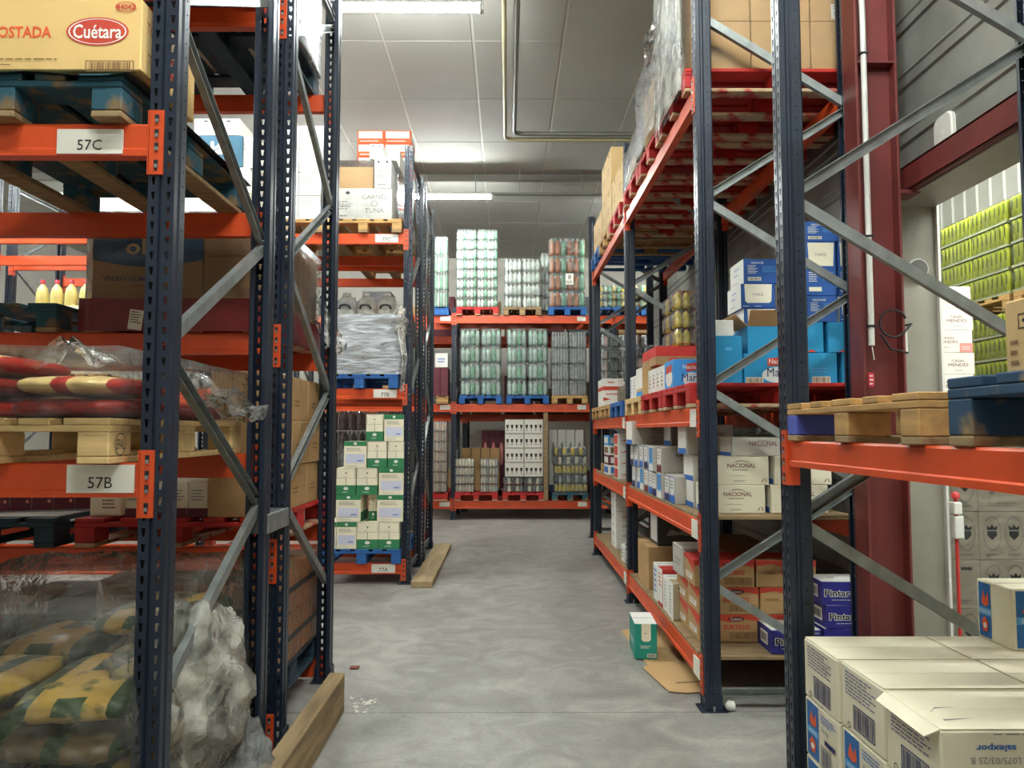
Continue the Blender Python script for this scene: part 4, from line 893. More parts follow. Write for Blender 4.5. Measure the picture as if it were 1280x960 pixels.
mb = MB(); x0, x1, z0, z1 = rect(707, 342, 717, 356, FF - .012); mb.box(x0, FF - .012, z0, x1, FF - .006, z1, paper); T = Matrix.Translation(((x0 + x1) / 2, FF - .0125, z0)); prints(mb, 'front', x1 - x0, 0, z1 - z0, [('l', .1, .1, .9, .4, black_i, 3), ('r', .3, .5, .7, .9, grey_i)], T); tag(mb.obj('paper_sheet'), 'white paper sheet stuck on the orange drink bottle stack', 'paper')
wpack('fe', 676, 688, FF + .45, 4, zt, ZAT(308, FF), 1, 'clear pack set back between the far top stacks', 2, 2, g_clear, cap_w, dep=.3); pallet('grey', 'weathered pallet set back between the far top stacks', XAT(682, FF), FF + .85, z, 0, .2, .8)
for px0, px1 in ((745, 800), (803, 845)):
    fpal('blue', px0, px1, z, f'dark blue pallet of the far top level behind the aisle rack, {"nearer the post" if px0 < 800 else "nearer the wall"}'); wpack('ff%d' % px0, px0, px1, FF, 3, zt, ZAT(355, FF), 2, f'yellow-green bottle pack behind the aisle rack, {"post" if px0 < 800 else "wall"} stack', 5, 2, [g_green, g_yel, g_clear], cap_w, dep=.35)
z = 2.0305; zt = z + .145
for a_, b_, nm in ((574, 627, 'first'), (633, 686, 'second')):
    fpal('blue', a_, b_, z, f'blue pallet on the far middle level under the {nm} stack of big water bottles'); wpack('fg', a_, b_, FF, 4, zt, ZAT(410, FF), 2, f'clear green bottle pack, {nm} blue pallet of far middle level', 4, 2, [g_water, g_water, g_green], cap_g, dep=.4, lab=None, gap=.014)
fpal('wood', 690, 735, z, 'wooden pallet on the far middle level under grey bottles'); wpack('fh', 690, 734, FF, 4, zt, ZAT(414, FF), 2, 'grey bottle pack on the far middle level', 6, 2, g_grey, cap_w, dep=.4)
fpal('wood', 545, 560, z, 'small wooden pallet at the far middle level beside the 77 posts'); front_carton('mr', (541, 460, 550, 497), FF, .5, maroon_c, {}, 'maroon carton at the far row, one nearer the 77 posts', zt, .5); front_carton('mr2', (550.5, 460, 560, 497), FF, .5, maroon_c, {}, 'maroon carton at the far row, one nearer the navy post', zt, .5)
front_carton('fw', (544, 421, 560, 438), FF, .3, white_c, {'front': [('l', .2, .3, .8, .7, blue_i, 2)]}, 'white carton on top of the maroon cartons at the far row', zt + .502, .25)
for px0, px1 in ((748, 800), (803, 850)):
    fpal('grey', px0, px1, z, f'weathered pallet of the far middle level behind the aisle rack, {"post" if px0 < 800 else "wall"} side'); wpack('fi%d' % px0, px0, px1, FF, 5, zt, ZAT(418, FF), 2, f'black and pink bottle pack behind the aisle rack, {"post" if px0 < 800 else "wall"} stack', 6, 2, [g_dark, g_grey, g_pink], cap_w, dep=.35)
z = .3305; zt = z + .145
fpal('red', 541, 560, z, 'red pallet at the far floor level beside the 77 posts'); wpack('fj', 541, 559, FF, 7, zt, ZAT(526, FF), 1, 'pink milk bottle pack at the far floor level', 5, 2, [g_pink, g_cream], cap_r, dep=.35)
fpal('red', 569, 622, z, 'red pallet at the far floor level under cream milk packs')
wpack('fk', 569, 593, FF, 4, zt, ZAT(573, FF), 1, 'cream milk bottle pack, stack next to the navy post', 6, 2, g_cream, cap_r, dep=.35); wpack('fl', 600, 623, FF, 4, zt, ZAT(573, FF), 1, 'cream milk bottle pack, stack next to the silhouette cartons', 6, 2, [g_cream, g_cream, g_grey], cap_r, dep=.35)
for k in range(4): front_carton('fbk', (577 + 12 * k, 560, 588.5 + 12 * k, 572), FF + .5, .35, kraft, {}, f'small brown carton behind the milk packs, {("first", "second", "third", "fourth")[k]} from the navy post', zt, ZAT(560, FF + .5) - zt)
for k in range(3): front_carton('fmk', (602 + 10 * k, 538, 611.5 + 10 * k, 559), FF + .95, .35, maroon_c, {'front': [('e', .5, .6, .25, .2, pink_i)]}, f'dark wine carton deep in the far row, {("first", "second", "third")[k]} of three', zt, ZAT(538, FF + .95) - zt)
fpal('red', 628, 680, z, 'red pallet at the far floor level under white silhouette cartons')
wpack('fn', 629, 680, FF, 2, zt, ZAT(596, FF), 2, 'dark and cream bottle pack under the silhouette cartons', 5, 2, [g_dark, g_cream], cap_r, dep=.35)
x0, x1 = XAT(631, FF), XAT(679, FF); zc = ZAT(596, FF); hc = (ZAT(524, FF) - zc) / 4
sil = [('o', .01, .01, .99, .99, grey_i, .006)]
for q in (.14, .38, .62, .86): sil += [('p', [(q - .07, .62), (q + .07, .62), (q + .05, .42), (q + .012, .36), (q + .012, .24), (q + .05, .2), (q - .05, .2), (q - .012, .24), (q - .012, .36), (q - .05, .42)], black_i if int(q * 100) % 4 else grey_i)]
p = carton('sil', (x1 - x0) / 2 - .004, .4, hc - .002, M('warm_white_board', '#cfc9bd', .7, .04), {'front': sil}, seamdir='y')
for i in range(4):
    for c in range(2): put(p, f'white carton printed with dark glasses, {up(i, 4)} layer, {("post", "wall")[c]} side', x0 + (x1 - x0) * (c + .5) / 2, FF + .21, zc + hc * i)
fpal('teal', 690, 735, z, 'teal blue pallet at the far floor level under yellow packs')
ks = ([g_yel], [g_dark, g_grey], [g_yel], [g_dark, g_cream], [g_yel, g_dark])
zz = zt; hy = (ZAT(558, FF) - zt) / 5
for i in range(5):
    p = pack_mesh('fy%d' % i, XAT(735, FF) - XAT(692, FF) - .02, .35, hy - .003, 8, 2, ks[i], cap_w); pack(p, f'{"yellow" if i % 2 == 0 else "black and white"} bottle pack at the far floor level, {up(i, 5)} layer', XAT(713.5, FF), FF + .19, zz + hy * i)
for k in range(4): front_carton('fwb', (686 + 11 * k, 537, 696.6 + 11 * k, 556), FF + .45, .4, white_c, {'front': [('e', .5, .6, .2, .2, grey_i), ('r', 0, 0, 1, .1, dblue_i)]}, f'white carton behind the yellow packs, {("first", "second", "third", "fourth")[k]} from the wooden prop', zt, ZAT(537, FF + .45) - zt)
mb = MB(); mb.box(XAT(679.5, FF) , FF - .01, .335, XAT(685, FF), FF + .03, ZAT(516, FF), woodd, .003); tag(mb.obj('wooden_prop'), 'upright wooden prop between the far floor-level stacks', 'board')
# ------------------------------------------------------------------ right-hand rack
def deck(label, z, y0, y1, skip=0):
    mb = MB(); y = y0; rr = random.Random(int(z * 100))
    while y < y1 - .02:
        w = min(.098, y1 - y); x0 = RX + .01 if not (RD[0] - .06 < y + w and y < RD[0] + .06) else RX + .1
        mb.box(x0, y, z + .0005, RX + .93, y + w - .004, z + .0205 + rr.uniform(-.001, .001), woodd, .002); y += .1
    return tag(mb.obj('shelf_deck'), label, 'shelf')
deck('worn wooden shelf boards at floor level in the front bay of the aisle rack', LR[0], 4.45, 7.05); deck('worn wooden shelf boards at floor level in the second bay of the aisle rack', LR[0], 7.15, 9.75)
deck('wooden shelf boards at knee-high second level under the white cartons', LR[1], 4.46, 7.05); deck('wooden shelf boards at the second level in the far bay of the aisle rack', LR[1], 7.15, 9.75)
z0_, z1_, z2_, z3_ = LR[0] + .0218, LR[1] + .0218, LR[2] + .145, LR[3] + .145
wave = [('p', [(0, .78), (.25, .86), (.5, .72), (.75, .84), (1, .74), (1, 1), (0, 1)], red_i)]
sur = {'front': wave + [('e', .62, .84, .14, .1, dred_i), ('t', 'Cuétara', .62, .84, .016, white_i, .07), ('t', 'SURTIDO', .62, .55, .028, red_i, .16, 0, .03), ('l', .08, .5, .35, .6, brown_i, 2), ('o', .5, .12, .95, .36, brown_i, .003), ('b', .52, .15, .93, .33, brown_i)], 'left': [('p', [(0, 1), (1, 1), (1, .55)], red_i), ('r', .2, .2, .8, .42, white_c), ('l', .25, .24, .75, .4, brown_i, 2)], 'top': [('r', 0, .2, 1, 1, red_i)]}
p = carton('sur', .365, .3, .163, kraft, sur); p2 = carton('surl', .365, .3, .163, kraft, sur, lid=(red_c, .02))
xs_ = XAT(870, 4.75)
for i in range(3):
    for c in range(2):
        for k in range(2):
            if k and i == 2: continue
            put(p2 if i == 2 and c == 0 else p, f'brown biscuit carton with red wave, {("bottom", "middle", "top")[i]} layer, {("aisle", "wall")[c]} stack, {("front", "behind")[k]}', xs_ + .185 + .375 * c + (-.02 if i == 2 else 0), 4.75 + .15 + .305 * k, z0_ + .1635 * i, -.03 if i == 2 and c == 0 else 0)
pin = lambda k: {'front': [('t', 'Pintarolas', .5, .52, .045, white_i, .25, 0, .075), ('t', 'Pintarolas', .5, .52, .038, black_i, .242, 0, .02), ('l', .2, .2, .8, .26, white_i, 1), ('e', .8, .88, .03, .06, white_i), ('l', .85, .84, .96, .92, white_i, 2)], 'left': [('r', .25, .25, .75, .8, paper), ('b', .3, .35, .7, .7, black_i)], 'top': [('r', .01, .01, .99, .99, white_c), ('e', .3, .5, .04, .03, black_i), ('e', .4, .5, .04, .03, black_i)]}
p = carton('pin', .275, .25, .134, violet_c, pin(0)); 
for i in range(3): put(p, f'violet sweets carton with white lettering by the steel column, {("bottom", "middle", "top")[i]} of the stack', XAT(1053.5, 4.52) + (0, .012, -.004)[i], 4.52 + .125, z0_ + .1345 * i, (0, .02, -.03)[i])
p = carton('pin1', .29, .25, .134, violet_c, pin(1)); put(p, 'single violet sweets carton at the front of the lowest shelf', XAT(959, 4.49) + .145, 4.49 + .125, z0_)
dots = [('e', R.uniform(.08, .92), R.uniform(.08, .92), .03, .03, R.choice((green_i, red_i, yellow_i, brown_i))) for _ in range(34)]
for k, (d, m, l, lb) in enumerate(((5.28, M('dotted_board', '#a89c80', .7, .05), [('r', 0, 0, 1, 1, white_c), ('l', .3, .1, .7, .9, green_i, 9)], 'carton with green and red dots on the lowest shelf beside the biscuit cartons'), (5.46, white_c, [('l', .3, .1, .7, .9, grey_i, 8)], 'slim white carton just behind the dotted carton'), (5.64, red_c, [('r', 0, .1, 1, 1, white_c), ('l', .2, .5, .8, .9, red_i, 4)], 'white carton with red foot, second behind the dotted carton'), (5.82, white_c, [('l', .2, .2, .8, .9, blue_i, 5)], 'white carton with blue print, third behind the dotted carton'))):
    put(carton('dot%d' % k, .27, .17, .245 + (.03 if k > 1 else 0), m, {'front': dots if k == 0 else [], 'left': l}), lb, 1.26, d + .085, z0_)
put(carton('kb', .45, .5, .34, kraft, {}, tape=tape_m), 'big brown taped carton on the lowest shelf before the middle upright', 1.37, 6.55, z0_)
put(carton('wd', .34, .34, .27, M('charcoal_board', '#3b3936', .7, .1), {'front': [('p', [(.2, .3), (.3, .5), (.5, .42), (.75, .52), (.8, .3), (.5, .34)], grey_i), ('l', .2, .7, .8, .85, grey_c, 1)], 'left': [('r', .1, .1, .9, .9, white_c)]}), 'charcoal carton with pale lettering standing on the big brown taped carton', 1.4, 6.5, z0_ + .342)
put(carton('gs', .2, .3, .19, grey_c, {'left': [('o', .05, .05, .95, .95, grey_i, .004), ('l', .2, .3, .8, .6, grey_i, 2)]}), 'grey carton behind the biscuit cartons against the front upright', 1.24, 5.5 - .3, z0_ + .4915 - .1635)
for k, (x, y, w, h) in enumerate(((1.62, 5.6, .36, .4), (1.62, 6.05, .36, .45), (1.85, 5.6, .02, .02))):
    if k < 2: put(carton('bkf%d' % k, w, .4, h, kraftd, {}, tape=tape_m), ('dim brown carton deep behind the biscuit cartons', 'dim brown carton deep behind the dotted carton, nearer the middle upright')[k], x + .12, y, z0_)
gst = carton('st', .24, .36, .1, white_c, {'front': [('l', .3, .3, .8, .6, M('plum_ink', '#7c4a6a', .7, 0), 2)], 'left': [('l', .2, .3, .6, .6, M('plum_ink', '#7c4a6a', .7, 0), 2)]})
for i in range(6): put(gst, f'flat white carton with plum print in the far bay, {up(i, 6)} of the stack', 1.3, 8.6, z0_ + .101 * i)
put(carton('dg', .2, .16, .2, M('bottle_green_board', '#26382c', .6, .1), {'left': [('o', .1, .1, .9, .9, white_i, .012), ('r', .3, .3, .7, .7, white_c)], 'front': [('r', .2, .2, .8, .8, white_c)]}), 'dark green carton with white frame on the lowest shelf past the middle upright', 1.24, 7.4, z0_)
put(carton('dg2', .2, .2, .16, white_c, {'left': [('l', .2, .2, .8, .8, black_i, 3)]}), 'small white carton on the lowest shelf next to the dark green one', 1.24, 7.66, z0_)
# second level: white cartons with black lettering
arch = lambda y: ('p', [(.38, y), (.42, y + .07), (.48, y + .1), (.55, y + .1), (.62, y + .06), (.68, y), (.62, y + .04), (.55, y + .075), (.48, y + .075), (.42, y + .045)], brown_i)
nac = {'front': [arch(.76), ('t', 'NACIONAL', .52, .68, .026, dred_i, .17, 0, .01), ('l', .36, .5, .66, .56, dred_i, 1), ('l', .3, .3, .7, .34, grey_i, 1), ('l', .38, .1, .64, .18, grey_i, 2), ('p', [(.86, .1), (.88, .1), (.91, .22), (.9, .23)], brown_i), ('p', [(.94, .1), (.96, .1), (.94, .24), (.93, .24)], brown_i)], 'left': [('r', .1, 0, .9, 1, white_c), ('r', .1, 0, .9, .2, blue_i)]}
p = carton('nac', .34, .3, .168, cream_c, nac, seamdir='y')
for i in range(2):
    for c in range(2): put(p, f'cream carton lettered in dark red at second level, {("lower", "upper")[i]} layer, {("aisle", "wall")[c]} stack', XAT(884, 4.6) + .17 + (.375) * c + (0, .025)[i], 4.6 + .15, z1_ + .169 * i)
put(carton('nacg', .36, .3, .112, grey_c, nac, seamdir='y'), 'flat grey carton with dark lettering on top of the cream cartons', XAT(915, 4.62) + .18, 4.62 + .15, z1_ + .3385)
put(carton('nacd', .3, .26, .19, grey_c, nac, seamdir='y'), 'grey carton in shadow behind the cream cartons near the front upright', 1.3, 5.06, z1_ + .34); put(carton('nacd2', .34, .3, .168, grey_c, nac, seamdir='y'), 'grey carton directly behind the lower cream carton', 1.36, 5.06, z1_); put(carton('nacd2', .34, .3, .168, grey_c), 'grey carton directly behind the upper cream carton', 1.36, 5.06, z1_ + .169)
cols = [(white_c, blue_i), (white_c, navy_i), (lblue_c, white_c), (white_c, navy_i), (white_c, blue_i), (white_c, dred_i), (lblue_c, white_c), (white_c, blue_i), (white_c, navy_i), (white_c, blue_i)]
for k in range(9):
    d = 5.24 + .2 * k
    for i in range(2):
        if i and k < 2: continue
        a_, b_ = cols[(k + 3 * i) % 10]; jog = R.uniform(-.012, .012) + (-.02 if k == 3 else 0)
        p = carton(f'nl{(k + 3 * i) % 10}', .36, .19, .186, grey_c, {'left': [('r', .08, .02, .92, .98, a_), ('r', .08, .02, .92, .24, b_), ('p', [(.08, .24), (.3, .34), (.5, .26), (.7, .36), (.92, .24)], b_), ('l', .2, .5, .8, .85, grey_i, 3), ('o', .08, .02, .92, .98, b_, .006)], 'front': nac['front'][:3] + nac['front'][5:]})
        put(p, f'grey carton with {"light blue" if a_ is lblue_c else "white"} end facing the aisle, {("lower", "upper")[i]} row, {ORD[k] if k else "first"} behind the cream cartons', RX + .2 + jog, d, z1_ + .187 * i)
put(carton('nbig', .46, .36, .2, grey_c, nac, seamdir='y'), 'wide grey carton with dark lettering lying above the blue-ended cartons', RX + .2, 6.75, z1_ + .3745); put(carton('nbig2', .34, .3, .19, M('dull_grey_board', '#8d857d', .7, .06), nac, seamdir='y'), 'dull grey carton in shadow above the blue-ended cartons, nearer the wall', RX + .36, 6.2, z1_ + .3745)
p = carton('co', .2, .3, .115, white_c, {'front': [('p', [(.1, .35), (.4, .5), (.9, .75), (.6, .45), (.9, .4)], red_i)], 'left': [('r', .1, .1, .9, .9, red_i)]})
for i in range(4): put(p, f'white carton with red script past the middle upright, {up(i, 4)} of four', RX + .13, 8.0, z1_ + .1155 * i)
for k, (m, i_) in enumerate(((white_c, blue_i), (maroon_c, white_c), (white_c, brown_i), (lblue_c, white_c))):
    put(carton('mx%d' % k, .24, .4, .11, m, {'left': [('r', .1, .2, .9, .8, i_)], 'front': [('r', .1, .2, .9, .8, i_)]}), ('white and blue carton, bottom of the mixed stack in the far bay', 'maroon carton, second in the mixed stack in the far bay', 'white and brown carton, third in the mixed stack in the far bay', 'light blue carton on top of the mixed stack in the far bay')[k], RX + .15, 8.8, z1_ + .1105 * k)
put(carton('tan', .1, .14, .1, kraft), 'small brown carton on the far end of the second level shelf', RX + .1, 9.4, z1_)
# third level: pallets
for d, kind, lb in ((4.9, 'red', 'red pallet on the third level at the front upright, under teal biscuit cartons'), (5.74, 'red', 'red pallet on the third level, second from the front, under white cartons'), (6.58, 'pale', 'pale wooden pallet on the third level beside the middle upright'), (7.6, 'blue', 'teal blue pallet on the third level past the middle upright'), (8.46, 'wood', 'wooden pallet on the third level of the far bay, inner one'), (9.32, 'wood', 'wooden pallet on the third level at the far upright')):
    pallet(kind, lb, RX + .57, d, LR[2] + .0005, -PI / 2, .8, 1.2)
tb = [('r', .05, .72, .22, .78, white_i), ('o', .55, .04, .95, .22, black_i, .002), ('r', .05, .03, .5, .24, cream_c), ('b', .07, .05, .48, .22, black_i)]
mar = {'front': [('e', .62, .3, .3, .26, M('pale_ink', '#cfd8d4', .6, 0)), ('p', [(.42, .58), (.42, .84), (.86, .9), (.86, .64)], red_i), ('t', 'Nacional', .64, .74, .028, white_i, .13), ('t', 'Maria', .62, .38, .052, navy_i, .14), ('r', .03, .03, .34, .22, cream_c), ('b', .04, .05, .33, .2, black_i)], 'left': [('p', [(.3, .5), (.3, .8), (.8, .85), (.8, .6)], red_i)]}
tp = {'front': [('r', .45, .7, .66, .76, cyan_i)]}; tq = {'front': [('l', .1, .35, .8, .55, cyan_i, 2), ('r', .12, .03, .75, .24, cream_c), ('b', .14, .05, .73, .22, black_i)]}
d = 4.64
put(carton('tpl', .19, .34, .293, teal_c, tp), 'tall plain teal carton on the red pallet beside the front upright', XAT(910, d), d + .17, z2_)
put(carton('mar', .34, .34, .187, teal_c, mar), 'teal biscuit carton with red flag and script lettering on the front red pallet', XAT(931, d) + .172, d + .17, z2_)
for k, x in enumerate((XAT(1033, d), XAT(1071, d))): put(carton('tq', .175, .34, .19, teal_c, tq), ('teal carton with bar code on the front red pallet, next to the script one', 'teal carton with bar code on the front red pallet, by the steel column')[k], x + (.004 if k else -.012), d + .17, z2_)
for k, x in enumerate((XAT(1017, d), XAT(1056, d))): put(carton('tr%d' % k, (.15, .2)[k], .34, .188, teal_c, {'front': [('p', [(.3, .02), (.5, .12), (.7, .02)], red_i)]}), ('dark teal carton in the second layer over the bar-coded cartons, narrow', 'dark teal carton in the second layer over the bar-coded cartons, by the column')[k], x + (0, .012)[k], d + .17, z2_ + .191)
a = open_carton('opened teal carton with a raised flap on top of the script-lettered carton', XAT(955, d) + .08, d + .155, z2_ + .1875, .32, .26, .17, teal_c, 0, kraft, .75)
put(carton('tsup', .36, .34, .35, teal_c, tp), 'tall teal carton behind the opened one carrying blue and white cartons', 1.62, 5.19, z2_)
mfr = {'front': [('p', [(.1, .98), (.9, .98), (.88, .3), (.82, .22), (.18, .22), (.12, .3)], cream_c), ('t', 'MARIE', .5, .56, .02, grey_i, .07), ('l', .05, .06, .25, .12, white_i, 1), ('l', .4, .06, .6, .12, white_i, 1)], 'left': [('r', 0, 0, 1, 1, white_c), ('t', 'nacional', .5, .75, .02, blue_i, .1), ('l', .3, .45, .7, .55, blue_i, 1), ('l', .2, .15, .6, .22, grey_i, 1)]}
mtx = {'front': [('t', 'nacional', .4, .86, .018, white_i, .08), ('l', .12, .4, .42, .76, white_i, 6), ('l', .55, .45, .95, .72, cyan_i, 5), ('r', .12, .12, .5, .26, cream_c), ('b', .14, .14, .48, .24, black_i)], 'left': mfr['left']}
x = XAT(933, 4.95)
for i in range(3): put(carton('mf' if i < 2 else 'mt', .225, .3, .163, blue_c, mfr if i < 2 else mtx), f'blue and white carton in the leaning stack of three over the opened teal carton, {("bottom", "middle", "top")[i]}', x + .112 + (.005, -.012, .008)[i], 4.97 + .15, z2_ + .352 + .1635 * i)
put(carton('wsm', .13, .24, .1, white_c, {'left': [('e', .4, .5, .1, .2, maroon_c)]}), 'small white carton on top of the tall plain teal carton', XAT(905, d) + .01, d + .14, z2_ + .294)
zz = z2_ + .3795
for k, (x, w) in enumerate(((XAT(1031.5, d), .185), (XAT(1064, d) + .015, .13))):
    put(carton('bl%d' % k, w, .3, .16, blue_c, mtx if k == 0 else mfr), f'blue carton in the tall stack beside the column, bottom layer, {("aisle", "wall")[k]} side', x, d + .15, zz)
    put(carton('bm%d' % k, w, .3, .335, blue_c, {'front': [('p', [(.06, .98), (.94, .98), (.9, .55), (.1, .55)], cream_c), ('t', 'MARIE', .5, .76, .02, grey_i, .07), ('l', .08, .25, .45, .45, white_i, 5), ('l', .55, .28, .95, .45, cyan_i, 4), ('r', .08, .08, .5, .16, cream_c)]}), f'tall blue carton with cream flap in the stack beside the column, {("aisle", "wall")[k]} side', x, d + .15, zz + .1605)
put(carton('bt', .22, .3, .125, blue_c, mtx), 'blue carton on top of the tall stack beside the column', XAT(1033, d), d + .15, zz + .496)
put(carton('lb', .2, .3, .2, lblue_c, {'front': mar['front'][:4], 'left': [('e', .5, .4, .35, .3, white_c), ('p', [(.2, .55), (.2, .8), (.8, .85), (.8, .6)], red_i)]}), 'bright blue carton with red flag at the aisle edge of the second red pallet', RX + .12, 5.3, z2_)
for k in range(4):
    put(carton('wh', .3, .15, .19, white_c, {'left': [('l', .3, .2, .7, .8, brown_i, 4), ('r', .1, .1, .25, .9, white_c)]}), f'white carton on the second red pallet, {ORD[k] if k else "first"} behind the bright blue one', RX + .17, 5.54 + .155 * k, z2_)
for k in range(2):
    a = put(carton('rt', .42, .3, .15, red_c, {'front': [('r', 0, 0, 1, .45, kraftd), ('e', .35, .24, .12, .14, red_i), ('r', .24, .45, .245, 1, maroon_c), ('r', .5, .45, .505, 1, maroon_c), ('r', .75, .45, .755, 1, maroon_c)], 'left': [('r', 0, 0, 1, .45, kraftd)]}), ('red packets in a brown tray on the white cartons, one nearer the front', 'red packets in a brown tray on the white cartons, one farther back')[k], RX + .3, 6.27 + .31 * k, z2_ + .246 if k else z2_ + .246)
for i in range(3):
    for k in range(2): pack(pack_mesh('yc', .26, .26, .15, 4, 3, [g_yel, g_yel, M('brown_drink', '#5a4630', .3, .2)], cap_r), f'yellow and brown bottle pack above the red packets, {("bottom", "middle", "top")[i]} layer, {("front", "rear")[k]}', RX + .38, 6.25 + .27 * k, z2_ + .398 + .151 * i)
put(carton('wb', .24, .3, .245, kraftl, {'front': [('e', .5, .82, .06, .04, brown_i), ('l', .3, .5, .7, .7, brown_i, 2)], 'left': [('r', 0, .3, 1, 1, white_c), ('r', 0, 0, 1, .2, lblue_c)]}), 'carton with brown front and white end on the pale pallet', RX + .14, 6.5, z2_)
for k in range(2): put(carton('wk', .3, .28, .244, white_c, {'front': [('l', .3, .3, .7, .7, grey_i, 2)]}), ('white carton under the red packets on the pale pallet, front one', 'white carton under the red packets on the pale pallet, rear one')[k], RX + .46, 6.3 + .29 * k, z2_)
for k in range(2): put(carton('wn', .32, .15, .2, white_c, {'left': [('l', .3, .1, .7, .9, blue_i, 6)]}), ('white carton on the pale pallet just behind the brown-fronted one', 'white carton on the pale pallet next to the middle upright')[k], RX + .18, 6.75 + .155 * k, z2_)
for k in range(3): pack(pack_mesh('yb', .2, .17, .17, 3, 3, g_yel, cap_r), f'yellow bottle pack on the teal blue pallet past the middle upright, {("first", "second", "third")[k]} along the aisle', RX + .13, 7.4 + .18 * k, z2_)
put(carton('wrd', .36, .5, .33, white_c, {'front': [('r', 0, .58, 1, .72, red_i), ('l', .15, .8, .45, .92, red_i, 1), ('ring', .55, .86, .06, .07, red_i, .2), ('p', [(0, .2), (.25, .26), (0, .34)], red_i), ('l', .1, .4, .8, .5, red_i, 1)], 'left': [('r', 0, .58, 1, .72, red_i)]}), 'white carton with red band on the far pallet of the third level', RX + .2, 9.2, z2_)
for i in range(5):
    for c in range(2): pack(pack_mesh('dk', .3, .35, .13, 5, 3, [g_dark, g_grey], cap_w) if i % 2 == 0 else pack_mesh('dp', .3, .35, .13, 5, 3, [g_pink, g_cream], cap_w), f'dark or pink bottle pack on inner wooden far-bay pallet, {up(i, 5)} layer, {("aisle", "wall")[c]} side', RX + .36 + .31 * c, 8.46, z2_ + .131 * i)
# top level
for d, kind, lb in ((4.9, 'red', 'red pallet on the top level at the front upright under brown cartons'), (5.74, 'red', 'red pallet on the top level, second from the front upright'), (6.58, 'red', 'red pallet on the top level beside the middle upright'), (7.6, 'red', 'red pallet on the top level past the middle upright'), (8.46, 'wood', 'wooden pallet on the top level of the far bay'), (9.32, 'blue', 'blue pallet on the top level at the far upright')):
    pallet(kind, lb, RX + .57, d, LR[3] + .0005, -PI / 2, .8, 1.2)
p = carton('tc', .36, .37, .31, kraft, {}, tape=tape_m, stickers=[('front', (.35, .05, .75, .35), [('b', .4, .08, .7, .2, black_i), ('l', .4, .23, .7, .33, black_i, 2)])]); pn = carton('tn', .36, .37, .31, kraft, {}, tape=tape_m)
for i in range(3):
    for c in range(3):
        for k in range(2): put(p if (c == 2 and k == 0 and i > 0) else pn, f'brown carton on the top front pallet, {("bottom", "middle", "top")[i]} layer, {("front", "rear")[k]} row, {("aisle", "middle", "wall")[c]} side', RX + .2 + .365 * c, 4.72 + .375 * k, z3_ + .311 * i)
tag(shell(RX - .02, 4.5, z3_ + .002, RX + 1.08, 5.3, z3_ + .98, .012, 51, film_l, .07).obj('film_cover'), 'whitish film wrapped round the brown cartons on the top front pallet', 'film')
tag(shell(RX - .05, 4.6, z3_ - .1, RX - .025, 5.34, z3_ + 1.0, .012, 71, film_w, .06).obj('film_flap'), 'white milky sheet of film hanging down the aisle face of the brown cartons', 'film')
p = carton('t2', .37, .37, .25, kraft, {}, tape=tape_m)
for q, dd in enumerate((5.74, 6.58)):
    for i in range(2 - q):
        for c in range(3):
            for k in range(2): put(p, f'brown carton on the {("second", "third")[q]} top pallet, {("lower", "upper")[i]} layer, {("front", "rear")[k]} row, {("aisle", "middle", "wall")[c]} side', RX + .2 + .375 * c, dd - .19 + .38 * k, z3_ + .251 * i)
tag(shell(RX - .03, 5.36, z3_ + .002, RX + 1.08, 6.13, z3_ + .6, .022, 57, film, .07).obj('film_cover'), 'crumpled whitish film over the load of the second top pallet', 'film')
tag(shell(RX - .02, 6.2, z3_ + .002, RX + 1.08, 6.96, z3_ + .32, .015, 58, film, .07).obj('film_cover'), 'whitish film over the low load beside the middle upright, top level', 'film')
tag(wisp([(RX - .02, 5.34, z3_ + .75), (RX - .05, 5.4, z3_ + .62), (RX - .03, 5.6, z3_ + .5)], (.06, .2, .1), 6, film_w, 12, .03).obj('film_tail'), 'loose flap of film between the two nearest wrapped loads, top level', 'film')
p = carton('tt', .42, .39, .43, kraftl, {'left': [('l', .3, .4, .7, .6, brown_i, 2)]}, tape=tape_m)
for q, (dd, lv) in enumerate(((7.6, 1), (8.46, 2), (9.32, 1))):
    for k in range(2):
        for i in range(lv):
            for c in range(2): put(p, f'tall pale brown carton on top level, far bay, {("inner", "middle", "outer")[q]} pallet, {("front", "rear")[k]} row, {("lower", "upper")[i]}, {("aisle", "wall")[c]} side', RX + .22 + .43 * c, dd - .2 + .4 * k, z3_ + .431 * i)
# ------------------------------------------------------------------ near right rack
z = LN + .0005
npal = pallet('wood', 'light wooden pallet with a violet-painted end on the near orange rail', NX + .49, 2.545, z, -PI / 2, .97, 1.0)
vio = M('violet_paint', '#3d4a9c', .7, .15, 8)
ks_ = [c for c in npal.children if c.name.startswith('block')]
blk = min(ks_, key=lambda c: (c.location.y, c.location.x)); 
for c in ks_:
    if abs(c.location.x - blk.location.x) < .01 and c.location.y == blk.location.y: c.data = c.data.copy(); c.data.materials[0] = vio; c['label'] = 'violet-painted corner block'
o = pallet('bluew', 'dark blue worn pallet on the near orange rail, closest to the viewer', NX + .6, 1.52, z, -PI / 2, .84, 1.2); o.scale = (1, 1, 1.18)
put(carton('nb', .42, .5, .18, kraftl, {'left': [('o', .1, .6, .35, .8, black_i, .003), ('l', .13, .65, .32, .76, black_i, 1), ('l', .04, .1, .1, .5, brown_i, 3), ('p', [(.6, .15), (.66, .15), (.66, .45), (.7, .45), (.63, .65), (.56, .45), (.6, .45)], black_i)]}, tape=tape_m), 'brown carton with arrow mark on the dark blue pallet', 1.21 + .21, 1.6, z + .1705)
